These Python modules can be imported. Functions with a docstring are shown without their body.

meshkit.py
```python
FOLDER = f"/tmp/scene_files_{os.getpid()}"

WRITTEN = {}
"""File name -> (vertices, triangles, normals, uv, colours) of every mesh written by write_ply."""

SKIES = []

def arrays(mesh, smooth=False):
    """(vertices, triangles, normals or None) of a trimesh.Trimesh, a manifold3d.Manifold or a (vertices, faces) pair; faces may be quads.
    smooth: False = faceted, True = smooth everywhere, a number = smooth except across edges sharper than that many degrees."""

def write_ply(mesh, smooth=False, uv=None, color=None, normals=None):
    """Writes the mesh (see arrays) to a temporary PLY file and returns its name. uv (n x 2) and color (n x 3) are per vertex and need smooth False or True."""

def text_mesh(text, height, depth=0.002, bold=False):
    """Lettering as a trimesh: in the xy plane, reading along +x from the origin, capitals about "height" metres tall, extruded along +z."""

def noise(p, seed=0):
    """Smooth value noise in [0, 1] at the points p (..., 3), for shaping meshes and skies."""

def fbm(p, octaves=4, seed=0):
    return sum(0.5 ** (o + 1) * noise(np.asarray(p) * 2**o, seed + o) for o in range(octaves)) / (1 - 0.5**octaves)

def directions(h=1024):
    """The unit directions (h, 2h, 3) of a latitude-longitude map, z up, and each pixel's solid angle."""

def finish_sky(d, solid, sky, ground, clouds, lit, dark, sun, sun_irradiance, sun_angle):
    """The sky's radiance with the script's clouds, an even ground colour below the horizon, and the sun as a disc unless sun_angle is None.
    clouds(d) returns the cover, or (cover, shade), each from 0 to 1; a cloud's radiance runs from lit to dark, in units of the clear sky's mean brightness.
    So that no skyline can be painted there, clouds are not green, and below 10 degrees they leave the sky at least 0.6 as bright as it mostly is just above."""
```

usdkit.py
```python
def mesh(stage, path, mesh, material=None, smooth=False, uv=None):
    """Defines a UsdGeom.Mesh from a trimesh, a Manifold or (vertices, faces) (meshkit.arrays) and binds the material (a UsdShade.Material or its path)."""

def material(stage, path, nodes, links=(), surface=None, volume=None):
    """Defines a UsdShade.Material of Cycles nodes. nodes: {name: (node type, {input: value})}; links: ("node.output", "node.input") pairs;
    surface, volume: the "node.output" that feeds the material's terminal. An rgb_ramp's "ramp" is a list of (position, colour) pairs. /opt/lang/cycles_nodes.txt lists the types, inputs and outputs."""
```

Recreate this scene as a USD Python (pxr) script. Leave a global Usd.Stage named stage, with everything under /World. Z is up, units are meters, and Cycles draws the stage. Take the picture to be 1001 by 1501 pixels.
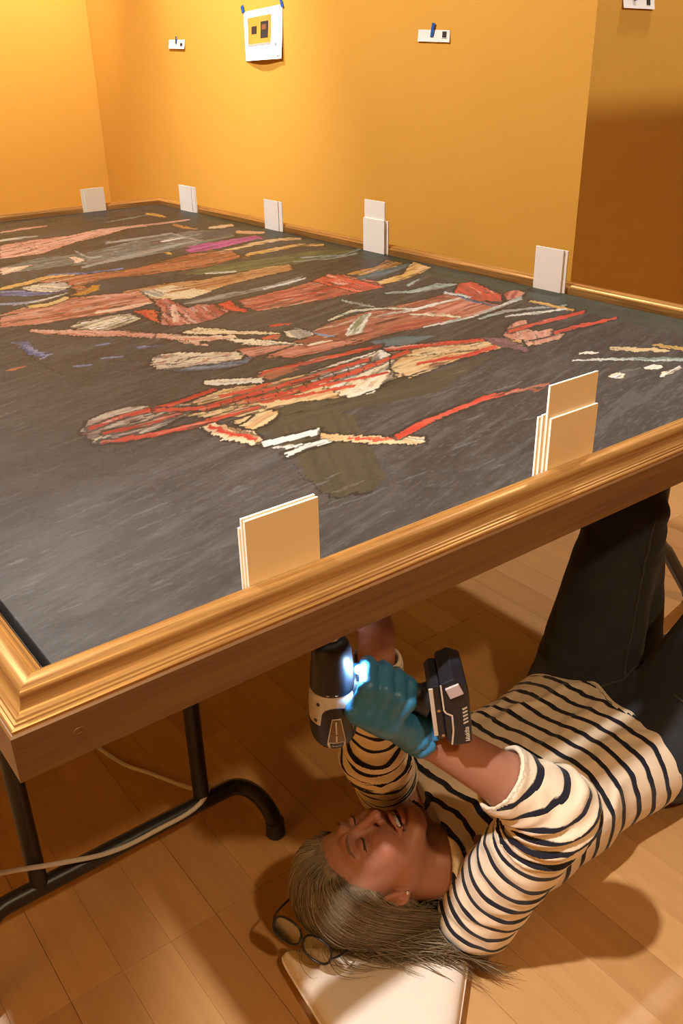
import math, random
import numpy as np, trimesh, usdkit, meshkit
import manifold3d as m3
import shapely, shapely.geometry as sg
from shapely import affinity
from pxr import Usd, UsdGeom, UsdLux, UsdShade, Gf, Sdf, Vt

stage = Usd.Stage.CreateInMemory()
W = UsdGeom.Xform.Define(stage, '/World')
stage.SetDefaultPrim(W.GetPrim())
V = np.array

# ------------------------------------------------------------------ camera, exposure, lights
# world: origin on the floor below the near left corner of the big frame, x along its near side, y along its left side, z up
EYE = V([-.1242, -.6452, 1.3])
RIGHT, DOWN, FWD = V([.79489, -.60648, -.01816]), V([-.28650, -.34880, -.89233]), V([.53485, .71451, -.45102])
cam = UsdGeom.Camera.Define(stage, '/World/camera')
M = np.eye(4)
M[0, :3], M[1, :3], M[2, :3], M[3, :3] = RIGHT, -DOWN, -FWD, EYE
cam.AddTransformOp().Set(Gf.Matrix4d(*M.ravel().tolist()))
cam.CreateHorizontalApertureAttr(36.0)
cam.CreateFocalLengthAttr(36.0 * 1298.3 / 1001)
cam.CreateExposureAttr(0.0)
cam.CreateFStopAttr(0.0)

WARM = (1.0, .94, .87)
WARM2 = (1.0, .94, .87)

def look_matrix(pos, to):
    z = V(pos, float) - V(to, float); z /= np.linalg.norm(z)
    up = V([0, 0, 1.]) if abs(z[2]) < .95 else V([0, 1., 0])
    x = np.cross(up, z); x /= np.linalg.norm(x); y = np.cross(z, x)
    m = np.eye(4); m[0, :3], m[1, :3], m[2, :3], m[3, :3] = x, y, z, pos
    return Gf.Matrix4d(*m.ravel().tolist())

def spot(name, pos, to, power, cone, soft, radius=.04, color=WARM):
    l = UsdLux.SphereLight.Define(stage, '/World/' + name)
    l.AddTransformOp().Set(look_matrix(pos, to))
    l.CreateRadiusAttr(radius); l.CreateIntensityAttr(power / (4 * math.pi * math.pi * radius * radius)); l.CreateColorAttr(Gf.Vec3f(*color))
    l.CreateNormalizeAttr(False)
    s = UsdLux.ShapingAPI.Apply(l.GetPrim())
    s.CreateShapingConeAngleAttr(cone); s.CreateShapingConeSoftnessAttr(soft)

# gallery ceiling spots (track heads above the picture): one on the table, wall washers on both walls, then added fills
spot('spot_table', (-.80, -.06, 3.1), (1.05, -.22, 0), 430, 17, .5, .05, (1.0, .96, .92))
spot('spot_table_far', (.1, 2.1, 3.1), (1.1, 1.7, .8), 320, 50, .6, .05, WARM2)
spot('spot_wall', (1.25, 3.2, 3.1), (2.05, 3.12, 1.62), 340, 27, .9)
spot('spot_back_wall', (1.42, 3.45, 3.1), (1.52, 4.4, 1.55), 380, 31, .9)
spot('spot_floor_right', (2.5, .93, 3.2), (1.9, .5, 0), 190, 34, .8, .05, WARM2)
spot('spot_recess', (2.6, -1.2, 3.05), (2.8, 1.085, 1.6), 165, 40, .5, .004)
spot('fill_left_wall', (-2.8, -.5, 3.1), (-4, -.5, 1.5), 420, 60, .6)  # added fill: bounces warm light off the unseen left wall
spot('fill_room', (.3, -2.1, 3.3), (.5, -1.6, 0), 185, 56, .8, .08, (1.0, .70, .40))  # added orange fill for the shaded fronts, not a lamp of the room

# ------------------------------------------------------------------ helpers
names = {}
def numbered(parent, name):
    k = (str(parent), name); n = names.get(k, 0); names[k] = n + 1
    return f'{parent}/{name}' if n == 0 else f'{parent}/{name}_{n:03d}'
def data(prim, **kw):
    for k, v in kw.items():
        if v: prim.SetCustomDataByKey(k, v)
def path_of(p):
    return '/World' if p is None else str(p.GetPath())
def obj(name, mesh, mat, parent=None, smooth=30, label=None, cat=None, group=None, kind=None, attrs=None):
    m = usdkit.mesh(stage, numbered(path_of(parent), name), mesh, mat, smooth=smooth)
    if attrs:
        for an, av in attrs.items():
            av = np.asarray(av, np.float32); pv = UsdGeom.PrimvarsAPI(m)
            if av.ndim == 2: pv.CreatePrimvar(an, Sdf.ValueTypeNames.Color3fArray, 'vertex').Set(Vt.Vec3fArray.FromNumpy(av))
            else: pv.CreatePrimvar(an, Sdf.ValueTypeNames.FloatArray, 'vertex').Set(Vt.FloatArray.FromNumpy(av))
    data(m.GetPrim(), label=label, category=cat, group=group, kind=kind)
    return m.GetPrim()
def thing(name, label, cat, loc=(0, 0, 0), rotz=0, group=None, kind=None):
    x = UsdGeom.Xform.Define(stage, numbered('/World', name))
    x.AddTranslateOp().Set(Gf.Vec3d(*map(float, loc)))
    if rotz: x.AddRotateZOp().Set(float(rotz))
    data(x.GetPrim(), label=label, category=cat, group=group, kind=kind)
    return x.GetPrim()
def lin(h):
    c = V([int(h[i:i + 2], 16) for i in (0, 2, 4)]) / 255.0
    return np.where(c <= .04045, c / 12.92, ((c + .055) / 1.055) ** 2.4)
def box(x0, y0, z0, x1, y1, z1, bevel=0):
    if not bevel:
        b = trimesh.creation.box([x1 - x0, y1 - y0, z1 - z0]); b.apply_translation([(x0 + x1) / 2, (y0 + y1) / 2, (z0 + z1) / 2]); return b
    pts = []
    for sx in (0, 1):
        for sy in (0, 1):
            for sz in (0, 1):
                c = V([x1 if sx else x0, y1 if sy else y0, z1 if sz else z0], float)
                s = V([-1 if sx else 1, -1 if sy else 1, -1 if sz else 1]) * bevel
                for k in range(3):
                    q = s.copy(); q[k] = 0; pts.append(c + q)
    return trimesh.convex.convex_hull(V(pts))
def tube(path, r, n=12, caps=True):
    P = V(path, float); m = len(P); R = np.broadcast_to(V(r, float), (m,)).copy()
    T = np.gradient(P, axis=0); T /= np.linalg.norm(T, axis=1, keepdims=True)
    u = np.cross(T[0], [0, 0, 1.]); 
    if np.linalg.norm(u) < .05: u = np.cross(T[0], [1., 0, 0])
    u /= np.linalg.norm(u); rings = []
    a = np.linspace(0, 2 * np.pi, n, endpoint=False)
    for i in range(m):
        u = u - T[i] * (u @ T[i]); u /= np.linalg.norm(u); w = np.cross(T[i], u)
        rings.append(P[i] + R[i] * (np.cos(a)[:, None] * u + np.sin(a)[:, None] * w))
    v = np.vstack(rings); f = []
    for i in range(m - 1):
        for k in range(n):
            k2 = (k + 1) % n; p, q, s, t = i * n + k, i * n + k2, (i + 1) * n + k2, (i + 1) * n + k
            f += [[p, q, s], [p, s, t]]
    if caps:
        v = np.vstack([v, P[0], P[-1]]); c0, c1 = len(v) - 2, len(v) - 1
        for k in range(n):
            k2 = (k + 1) % n; f += [[c0, k2, k], [c1, (m - 1) * n + k, (m - 1) * n + k2]]
    return trimesh.Trimesh(v, f, process=False)
def curve(pts, n=40):
    from scipy.interpolate import CubicSpline
    P = V(pts, float); t = np.r_[0, np.cumsum(np.linalg.norm(np.diff(P, axis=0), axis=1))]
    return CubicSpline(t, P)(np.linspace(0, t[-1], n))
def cat(*ms): return trimesh.util.concatenate(list(ms))
def frame_of(x, y, z, o):
    m = np.eye(4); m[:3, 0], m[:3, 1], m[:3, 2], m[:3, 3] = x, y, z, o; return m
def moved(m, mat):
    m = m.copy(); m.apply_transform(mat); return m

# ------------------------------------------------------------------ materials
def mat(name, nodes, links, surface='p.BSDF'):
    return usdkit.material(stage, '/World/Looks/' + name, nodes, links, surface=surface)
def plain(name, color, rough=.5, spec=.5, metal=0, bump=0, scale=200, **kw):
    n = {'p': ('principled_bsdf', {'base_color': tuple(color), 'roughness': rough, 'specular_ior_level': spec, 'metallic': metal, **kw})}; l = []
    if bump:
        n.update(g=('geometry', {}), n=('noise_texture', {'scale': scale, 'detail': 3.0}), b=('bump', {'strength': bump, 'distance': .001}))
        l += [('g.position', 'n.vector'), ('n.fac', 'b.height'), ('b.normal', 'p.normal')]
    return mat(name, n, l)
def grainy(name, ca, cb, scl, rough=.4, noise=1.0, detail=6.0, bump=.1, metal=0, contrast=(.3, .7), rough2=None, **kw):
    """noise stretched along one axis mixing two colours of the same thing: grain"""
    n = {'g': ('geometry', {}), 'm': ('mapping', {'scale': scl}), 'n': ('noise_texture', {'scale': noise, 'detail': detail, 'roughness': .62, 'distortion': .3}),
         'r': ('rgb_ramp', {'ramp': [(0, ca), (contrast[0], ca), (contrast[1], cb), (1, cb)]}),
         'p': ('principled_bsdf', {'roughness': rough, 'metallic': metal, **kw}), 'b': ('bump', {'strength': bump, 'distance': .002})}
    l = [('g.position', 'm.vector'), ('m.vector', 'n.vector'), ('n.fac', 'r.fac'), ('r.color', 'p.base_color'), ('n.fac', 'b.height'), ('b.normal', 'p.normal')]
    return mat(name, n, l)
def vcol(name, rough=.5, bump=0, scale=300, **kw):
    n = {'a': ('attribute', {'attribute': 'Cd'}), 'p': ('principled_bsdf', {'roughness': rough, **kw})}; l = [('a.color', 'p.base_color')]
    if bump:
        n.update(g=('geometry', {}), n=('noise_texture', {'scale': scale, 'detail': 4.0}), b=('bump', {'strength': bump, 'distance': .001}))
        l += [('g.position', 'n.vector'), ('n.fac', 'b.height'), ('b.normal', 'p.normal')]
    return mat(name, n, l)

wall_paint = mat('wall_paint', {'g': ('geometry', {}), 'n': ('noise_texture', {'scale': 260.0, 'detail': 2.0}), 'n2': ('noise_texture', {'scale': 2.0, 'detail': 2.0}),
    'r': ('rgb_ramp', {'ramp': [(0, (.68, .365, .058)), (1, (.74, .405, .068))]}), 'b': ('bump', {'strength': .12, 'distance': .001}),
    'p': ('principled_bsdf', {'roughness': .75, 'specular_ior_level': .25})},
    [('g.position', 'n.vector'), ('g.position', 'n2.vector'), ('n2.fac', 'r.fac'), ('r.color', 'p.base_color'), ('n.fac', 'b.height'), ('b.normal', 'p.normal')])
ceiling_paint = plain('ceiling_paint', (.75, .72, .66), .9, .2)
gold = grainy('gold_leaf', (.60, .33, .085), (.44, .215, .05), (60, 60, 60), .36, 1.0, 5.0, .12, metal=.55, contrast=(.35, .7))
def gold_rail(name, scl): return grainy(name, (.54, .295, .085), (.27, .120, .030), scl, .33, 1.0, 7.0, .10, metal=.42, contrast=(.36, .68))
gold_x, gold_y = gold_rail('gilt_along_x', (5, 190, 190)), gold_rail('gilt_along_y', (190, 5, 190))
board_x = grainy('frame_wood_along_x', (.205, .098, .032), (.115, .050, .016), (4, 120, 120), .42, 1.0, 6.0, .12, contrast=(.3, .72))
board_y = grainy('frame_wood_along_y', (.205, .098, .032), (.115, .050, .016), (120, 4, 120), .42, 1.0, 6.0, .12, contrast=(.3, .72))
foam_face = plain('mat_board_face', (.93, .91, .88), .8, .2, bump=.04)
bounce_tan = plain('tan_bounce_face', (.86, .68, .38), .8, .2, bump=.04)  # white board face with warm bounced light put into its colour
bounce_tan_pale = plain('pale_bounce_face', (.80, .70, .56), .8, .2, bump=.04)  # weaker bounce tint for the board faces on the far rail
foam_white = plain('mat_board_white', (.86, .84, .80), .8, .2)
black_steel = plain('black_steel', (.018, .017, .019), .38, .5, bump=.03, scale=90)
rubber = plain('grey_rubber', (.035, .033, .035), .7, .3)
tape_green = plain('grey_green_tape', (.055, .075, .068), .5)
table_ply = grainy('table_laminate', (.30, .28, .25), (.24, .22, .2), (30, 6, 30), .5, 1.0, 4.0, .05)
cord_white = plain('white_cord', (.62, .58, .52), .45)
paper_mat = plain('white_paper', (.86, .85, .82), .8, .2)
tape_blue = plain('blue_masking_tape', (.025, .10, .36), .7, .2, bump=.15, scale=500)
ink = plain('dark_print', (.03, .022, .02), .7)
PAINT = """
3a4a3c 4c5c4c 0 1630,2915 1703,2771 1773,2632 1754,2054 1739,1598 1677,1276 1625,1009 1626,844 1626,696 1612,540 1598,401 1497,334 1489,417 1480,505 1495,610 1512,724 1494,882 1473,1057 1510,1323 1512,1551 1515,1810 1512,2056 1510,2334
45505a 3e3a38 0 639,1955 786,1822 930,1690 956,1481 980,1294 829,1243 693,1197 564,1271 437,1345
4a4634 56503c 0 571,481 691,496 691,404 632,292 582,196 548,179 493,187 486,214 528,348
4a4634 56503c 0 595,645 715,579 837,511 950,492 1101,501 980,452 873,409 753,428 641,446 580,443 522,440 544,496
e9bca8 d79a86 1 777,2371 897,2394 1014,2390 1151,2451 1283,2426 1136,2330 985,2259 825,2138 700,2138
d79a86 e9bca8 0 858,2615 935,2629 1041,2649 1047,2664 950,2674 867,2644
f0eee6 a8a49a 0 801,2442 870,2446 933,2458 938,2472 884,2487 813,2482
d0a898 e9bca8 0 1143,2401 1307,2392 1485,2401 1501,2431 1327,2435 1166,2457
a8a49a 6c8084 0 1215,2566 1336,2592 1447,2635 1455,2652 1350,2624 1221,2581
c89848 e0b868 0 1431,2651 1438,2585 1449,2528 1465,2557 1471,2647 1456,2700
c89848 b98556 0 1382,2341 1377,2255 1398,2195 1413,2219 1407,2306 1405,2380
c89848 e0b868 0 1109,1927 1113,1886 1117,1839 1127,1856 1135,1924 1126,1957
5c6260 88908a 1 659,2014 801,2073 921,2049 1152,2153 1378,2195 1464,2112 1433,1993 1284,1945 1145,1900 945,1857 861,1881 778,1904 627,1918
a8a49a a8b8b4 0 832,1836 1001,1882 1187,1955 1306,1991 1318,2013 1208,1999 1022,1932 843,1864
a8b8b4 a8a49a 0 918,2098 903,1958 945,1954 954,1974 917,1987 927,2117
a8b8b4 a8a49a 0 1048,2159 1156,2159 1296,2178 1308,2204 1172,2195 1063,2194
a8a49a a8b8b4 0 1292,2183 1288,2069 1299,1980 1312,2001 1307,2102 1305,2206
a8a49a f0eee6 0 1197,2060 1242,2060 1288,2077 1300,2101 1259,2095 1208,2083
efe0c2 e9bca8 0 871,2023 892,2017 884,1940 849,1918
e9bca8 efe0c2 0 652,1994 699,1989 742,1990 690,1934 621,1899
53606a 45505c 0 1321,2013 1441,2049 1480,1984 1525,2053 1506,2160 1382,2131
efe0c2 dcb07c 1 1441,2183 1482,2163 1535,2173 1558,2213 1519,2229 1463,2222
e9bca8 dcb07c 1 1463,2038 1486,1988 1534,1969 1549,1993 1523,2046 1492,2085
a83c80 d070b0 0 1187,1891 1288,1941 1384,1934 1465,1945 1477,1898 1354,1862 1278,1838 1176,1827
d070b0 a83c80 0 1214,1913 1309,1913 1431,1924 1444,1946 1327,1945 1225,1935
d070b0 a83c80 0 1431,1924 1471,1930 1466,1874 1481,1894 1492,1963 1444,1946
dcb07c e8cfa0 1 1248,1761 1379,1799 1492,1815 1552,1783 1574,1815 1519,1858 1409,1850 1269,1799
dcb07c e0b868 1 1271,1666 1376,1678 1485,1691 1543,1644 1564,1673 1512,1730 1405,1726 1292,1703
6a5a48 96603c 0 1228,1816 1240,1695 1257,1623 1269,1640 1263,1730 1246,1844
96603c c47a58 1 688,1769 814,1747 951,1733 1171,1817 1291,1779 1253,1669 1100,1609 942,1631 835,1658 745,1628 749,1551 701,1544 718,1631 651,1670
c47a58 b98556 0 938,1664 1055,1644 1197,1659 1211,1686 1077,1688 950,1690
dcb07c e0b868 1 559,1712 638,1731 707,1769 781,1760 791,1786 722,1812 651,1773 569,1744
8c98c0 4a5688 0 721,1808 818,1756 914,1742 921,1760 825,1773 728,1826
c89030 e0b868 0 733,1565 767,1609 782,1595 755,1546 698,1516 677,1535
5a6048 7c8458 0 1012,1567 1148,1616 1319,1593 1455,1612 1575,1530 1411,1481 1243,1478 1082,1503
a8a49a f0eee6 0 1055,1528 1103,1502 1131,1494 1140,1510 1117,1525 1063,1544
6c8084 a8b8b4 0 1373,1530 1483,1477 1649,1538 1662,1556 1501,1502 1384,1547
a8b8b4 788880 0 1324,1494 1443,1458 1545,1476 1552,1484 1461,1483 1335,1511
b98556 dcb07c 1 792,1482 915,1497 1020,1468 1157,1483 1254,1494 1300,1477 1262,1411 1170,1400 1049,1376 949,1341 843,1321 802,1385
efe0c2 e8cfa0 0 845,1455 921,1470 951,1380 968,1334 891,1306 830,1332 827,1392
96603c b98556 0 897,1424 1035,1421 1220,1443 1225,1451 1043,1436 900,1431
c47a58 96603c 0 861,1391 980,1396 1117,1419 1122,1426 987,1410 867,1405
efe0c2 a8a49a 0 813,1463 865,1457 869,1393 837,1363 805,1392
d79a86 c47a58 1 474,1455 533,1487 621,1499 676,1507 786,1468 832,1466 797,1324 725,1300 643,1305 531,1308 437,1345
e9bca8 efe0c2 0 649,1317 730,1309 788,1319 796,1338 744,1340 658,1342
a8583e c47a58 0 534,1356 607,1337 692,1338 697,1351 617,1362 541,1375
c47a58 e9bca8 0 459,1410 560,1425 664,1434 669,1447 566,1445 463,1423
e9bca8 d79a86 0 687,1488 741,1449 809,1437 815,1451 753,1477 692,1502
e8cfa0 e0b868 1 547,1480 590,1460 659,1504 668,1532 601,1494 554,1500
a8a49a f0eee6 0 530,1526 595,1518 676,1557 681,1571 602,1540 534,1540
4a5688 8c98c0 0 541,1657 590,1599 653,1581 696,1599 702,1614 667,1619 614,1667 556,1704
8c98c0 a8a49a 0 506,1552 555,1526 600,1533 602,1540 562,1547 513,1573
efe0c2 a8a49a 1 610,1707 666,1721 724,1691 717,1632 667,1594 620,1636
8c8468 efe0c2 1 560,1237 597,1281 667,1284 708,1264 713,1211 671,1185 612,1162 572,1176
efe0c2 f0eee6 0 561,1240 571,1239 583,1243 585,1249 577,1256 563,1246
efe0c2 f0eee6 0 585,1249 595,1248 607,1253 610,1258 601,1266 587,1255
efe0c2 f0eee6 0 610,1251 620,1250 632,1254 635,1260 626,1267 612,1256
efe0c2 f0eee6 0 618,1213 627,1212 640,1216 642,1222 634,1229 620,1219
efe0c2 f0eee6 0 655,1242 665,1242 678,1246 681,1252 672,1259 657,1248
efe0c2 f0eee6 0 659,1208 669,1207 682,1211 684,1217 675,1224 661,1213
efe0c2 f0eee6 0 593,1182 603,1182 615,1185 617,1191 609,1198 595,1188
efe0c2 f0eee6 0 573,1193 582,1192 594,1196 596,1201 588,1209 575,1198
efe0c2 f0eee6 0 686,1215 696,1215 709,1219 711,1225 703,1232 688,1221
b0564c d08a7c 1 811,1349 844,1338 838,1270 835,1220 873,1239 906,1201 895,1132 842,1097 786,1084 735,1099 720,1143 774,1223
efe0c2 e9bca8 0 817,1271 831,1277 794,1188 762,1121 750,1131
c43a2c e0604a 1 909,1207 953,1223 932,1151 927,1095 901,1119
a84a40 c87860 1 968,1209 1120,1228 1226,1259 1323,1284 1348,1127 1319,1079 1199,1078 1075,1077 947,1086 944,1140
b85a48 e0604a 1 1224,1261 1311,1307 1319,1079 1230,1079
d09080 e9bca8 0 988,1150 1087,1150 1195,1156 1199,1162 1094,1162 992,1156
9a4038 c43a2c 0 960,1135 1102,1142 1281,1155 1290,1168 1113,1160 967,1147
c43a2c e07048 1 726,1282 756,1273 770,1243 718,1144 724,1185
6a665e a8a49a 0 848,1261 933,1245 1103,1264 1236,1318 1244,1332 1119,1291 957,1290 861,1286
a8b8b4 f0eee6 0 1071,1262 1149,1270 1225,1293 1234,1307 1161,1290 1078,1275
b98556 c89848 1 1330,1277 1454,1285 1542,1346 1546,1276 1456,1234 1360,1227
dcb07c e0b868 1 1343,1143 1452,1167 1580,1271 1568,1181 1504,1143 1391,1110 1333,1109
3c5048 6c8084 0 1321,1190 1420,1197 1537,1235 1559,1263 1461,1252 1344,1223
a8b8b4 7c9488 1 1270,1020 1320,989 1398,974 1466,973 1482,990 1442,1025 1339,1011 1283,1036
a8a49a a8b8b4 0 1148,1039 1151,966 1165,936 1173,946 1168,985 1157,1050
a8a49a a8b8b4 0 1360,1044 1392,1058 1443,1091 1447,1097 1407,1081 1368,1055
9c5a44 c08068 1 917,853 1026,904 1175,919 1298,915 1388,928 1394,829 1394,742 1294,730 1217,736 1106,745 1028,742 946,728 822,742 759,767
a85048 c47a58 0 1062,783 1188,793 1279,736 1201,720 1099,737
b05a48 e0604a 1 1390,907 1482,985 1524,978 1494,892 1476,830 1425,784 1394,829
a85a50 d79a86 1 1490,837 1538,842 1539,812 1478,773 1446,783
b86048 d79a86 0 1286,854 1382,840 1375,775 1289,768 1210,773
efe0c2 a8b8b4 1 1012,909 1100,936 1147,922 1241,852 1249,861 1159,937 1113,956 1018,919
a8a49a f0eee6 0 1132,866 1222,852 1366,864 1374,874 1237,872 1139,876
a8b8b4 efe0c2 0 1181,831 1230,772 1245,734 1254,742 1246,789 1189,840
3c5a6c 8c98c0 0 1387,935 1372,831 1375,750 1384,758 1392,849 1402,949
a8b8b4 f0eee6 0 1379,931 1389,889 1396,855 1406,864 1409,909 1394,946
88906c f0eee6 0 1023,846 1101,901 1134,905 1080,856 1010,786 970,793
a8b8b4 f0eee6 0 1131,730 1202,720 1265,721 1481,767 1502,791 1276,734 1216,737 1138,738
a8a49a a8b8b4 1 1266,701 1358,707 1432,683 1507,658 1517,667 1445,696 1375,725 1273,710
50707c 6c8084 0 987,725 1043,716 1113,668 1025,653 978,681
a8b8b4 8c98c0 0 915,901 922,849 946,797 955,809 935,865 925,914
a8a49a efe0c2 1 890,905 931,898 930,842 885,833 873,864
b86850 d79a86 1 776,782 844,797 929,775 966,743 879,730 801,736
f0eee6 efe0c2 0 865,779 898,779 925,778 931,786 906,791 870,787
e0604a c43a2c 0 890,955 910,945 934,939 941,949 922,965 896,965
e0604a c47a58 0 816,886 863,901 868,882 845,861
e9bca8 d79a86 1 477,1265 538,1169 614,1097 679,1009 697,1041 633,1137 556,1211 486,1287
c47a58 e9bca8 0 488,1234 550,1162 636,1077 641,1087 557,1178 492,1245
efe0c2 e8cfa0 1 717,1042 769,1054 822,971 871,914 873,891 808,948 742,1005
efe0c2 d79a86 1 664,1039 714,955 785,923 798,946 735,991 679,1068
efe0c2 f0e6cc 1 765,931 800,907 850,831 873,791 812,824 776,869
e9bca8 dcb07c 0 683,979 702,933 712,912 717,920 712,950 690,992
e0604a d79a86 0 698,983 726,961 769,938 771,942 733,975 703,992
4c5a6c 8494a4 1 576,896 563,850 587,803 651,764 714,765 761,795 721,793 657,826 589,862
efe0c2 cdbfae 1 571,883 603,925 635,922 686,877 732,850 743,822 716,792 648,810 585,826 565,848
6a5c58 d79a86 0 595,899 607,897 622,900 624,904 611,906 597,903
6a5c58 d79a86 0 609,864 621,862 636,864 637,868 625,870 611,868
6a5c58 d79a86 0 643,864 655,862 670,864 672,868 659,870 645,868
6a5c58 d79a86 0 659,832 672,830 687,832 689,836 676,838 661,836
6a5c58 d79a86 0 693,833 706,831 721,833 723,837 710,839 695,837
6a5c58 d79a86 0 588,843 600,841 614,843 616,847 603,849 589,847
6a5c58 d79a86 0 571,874 583,872 597,874 599,879 586,880 573,878
6a5c58 d79a86 0 636,824 648,822 662,824 664,828 652,830 638,828
a06050 d79a86 1 745,858 792,842 852,809 794,796 743,786 741,812
4a5688 8c98c0 0 415,1208 445,1196 434,1127 445,1067 427,1047 413,1107
f0eee6 8c98c0 0 419,1048 432,1052 446,1067 448,1076 436,1065 422,1057
4a5688 8c98c0 0 446,958 464,949 486,947 487,952 469,961 448,963
4a5688 8c98c0 0 509,973 530,961 554,958 556,963 535,974 511,977
4a5688 8c98c0 0 537,1066 552,1060 571,1063 573,1068 558,1074 539,1071
4a5688 8c98c0 0 587,1004 615,986 647,978 649,982 621,1000 589,1008
a8583e c47a58 0 339,1017 357,1014 380,1021 381,1026 360,1027 341,1022
201c1c 35302e 0 414,1191 406,1017 416,920 418,923 412,1026 418,1198
f0eee6 efe0c2 1 588,704 627,675 674,648 689,671 643,702 599,724
dcb07c e8cfa0 1 512,638 605,661 689,637 794,636 875,638 927,651 1006,631 1076,608 1148,585 1232,551 1198,503 1121,520 1017,527 922,516 853,508 756,486 669,523 584,518 532,538 484,586
efe0c2 f0eee6 1 763,636 855,655 966,666 954,628 936,586 873,521 789,481 742,497 745,590
efe0c2 f0eee6 0 745,504 792,516 815,492 783,472 747,484
dcb07c e8cfa0 1 899,562 961,599 1022,569 1101,538 984,510 889,497
d8ccbc 8c8684 1 327,632 354,664 399,687 444,679 521,631 517,600 439,569 359,548 322,564
f0eee6 b8b0a8 0 332,623 348,622 368,631 368,634 352,634 333,625
f0eee6 b8b0a8 0 369,642 386,641 406,650 407,653 389,653 370,644
f0eee6 b8b0a8 0 402,650 419,650 440,659 441,662 423,662 403,653
f0eee6 b8b0a8 0 418,620 435,620 456,629 457,632 439,632 419,623
f0eee6 b8b0a8 0 453,631 471,631 493,640 494,643 476,643 454,634
f0eee6 b8b0a8 0 365,595 382,595 401,603 402,606 385,606 366,598
f0eee6 b8b0a8 0 389,586 406,585 426,593 427,596 410,597 390,589
f0eee6 b8b0a8 0 422,593 439,592 460,601 461,604 443,604 423,596
f0eee6 b8b0a8 0 331,580 347,580 365,587 366,590 350,591 331,583
f0eee6 b8b0a8 0 473,622 491,622 513,631 515,634 496,634 475,625
4c4648 35302e 0 349,635 365,635 382,638 383,641 367,641 350,638
4c4648 35302e 0 397,614 414,614 431,617 433,620 416,620 398,617
4c4648 35302e 0 433,627 450,627 469,630 470,633 453,633 434,630
4c4648 35302e 0 348,569 364,569 380,571 381,574 365,574 349,572
c43a2c e0604a 1 339,625 404,642 474,637 590,662 597,678 482,655 410,660 343,639
c43a2c e0604a 1 346,592 417,584 492,599 560,583 613,573 669,562 747,570 830,579 994,615 1006,633 843,599 759,591 681,584 625,594 570,604 501,620 424,601 351,606
c43a2c e0604a 1 328,560 400,537 479,530 572,539 602,537 608,548 582,559 487,549 407,555 334,576
c43a2c e0604a 1 454,635 523,587 609,597 673,601 741,604 818,615 900,626 911,643 830,633 752,623 683,620 618,616 531,605 461,649
c43a2c e0604a 0 568,620 636,620 684,628 691,641 646,639 576,636
c43a2c e0604a 1 691,684 765,682 875,679 978,681 989,696 890,701 778,704 701,702
e0604a c43a2c 0 697,563 777,551 880,543 887,553 787,566 705,575
e0604a c43a2c 0 609,557 680,539 785,522 793,534 689,553 616,568
c43a2c e0604a 1 964,653 1063,613 1157,574 1174,592 1082,635 978,671
c43a2c e0604a 0 947,543 1050,522 1138,521 1153,538 1067,542 957,556
a06a52 c47a58 0 684,683 757,694 772,671 698,650
dcb07c efe0c2 1 474,524 503,531 518,494 534,459 527,407 506,411 483,455
c43a2c e0604a 0 485,518 497,470 517,421 525,432 508,486 493,529
e8cfa0 dcb07c 1 531,515 581,521 612,520 610,497 568,469 539,463
f0eee6 dcdcd6 1 512,396 557,389 607,383 619,402 568,408 522,415
f0eee6 dcdcd6 1 517,342 559,347 602,344 614,364 569,365 523,355
f0eee6 a8a49a 0 517,379 536,368 565,365 567,370 542,377 521,386
dcb07c efe0c2 1 599,370 631,311 668,276 706,255 722,274 689,300 650,334 611,385
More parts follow.
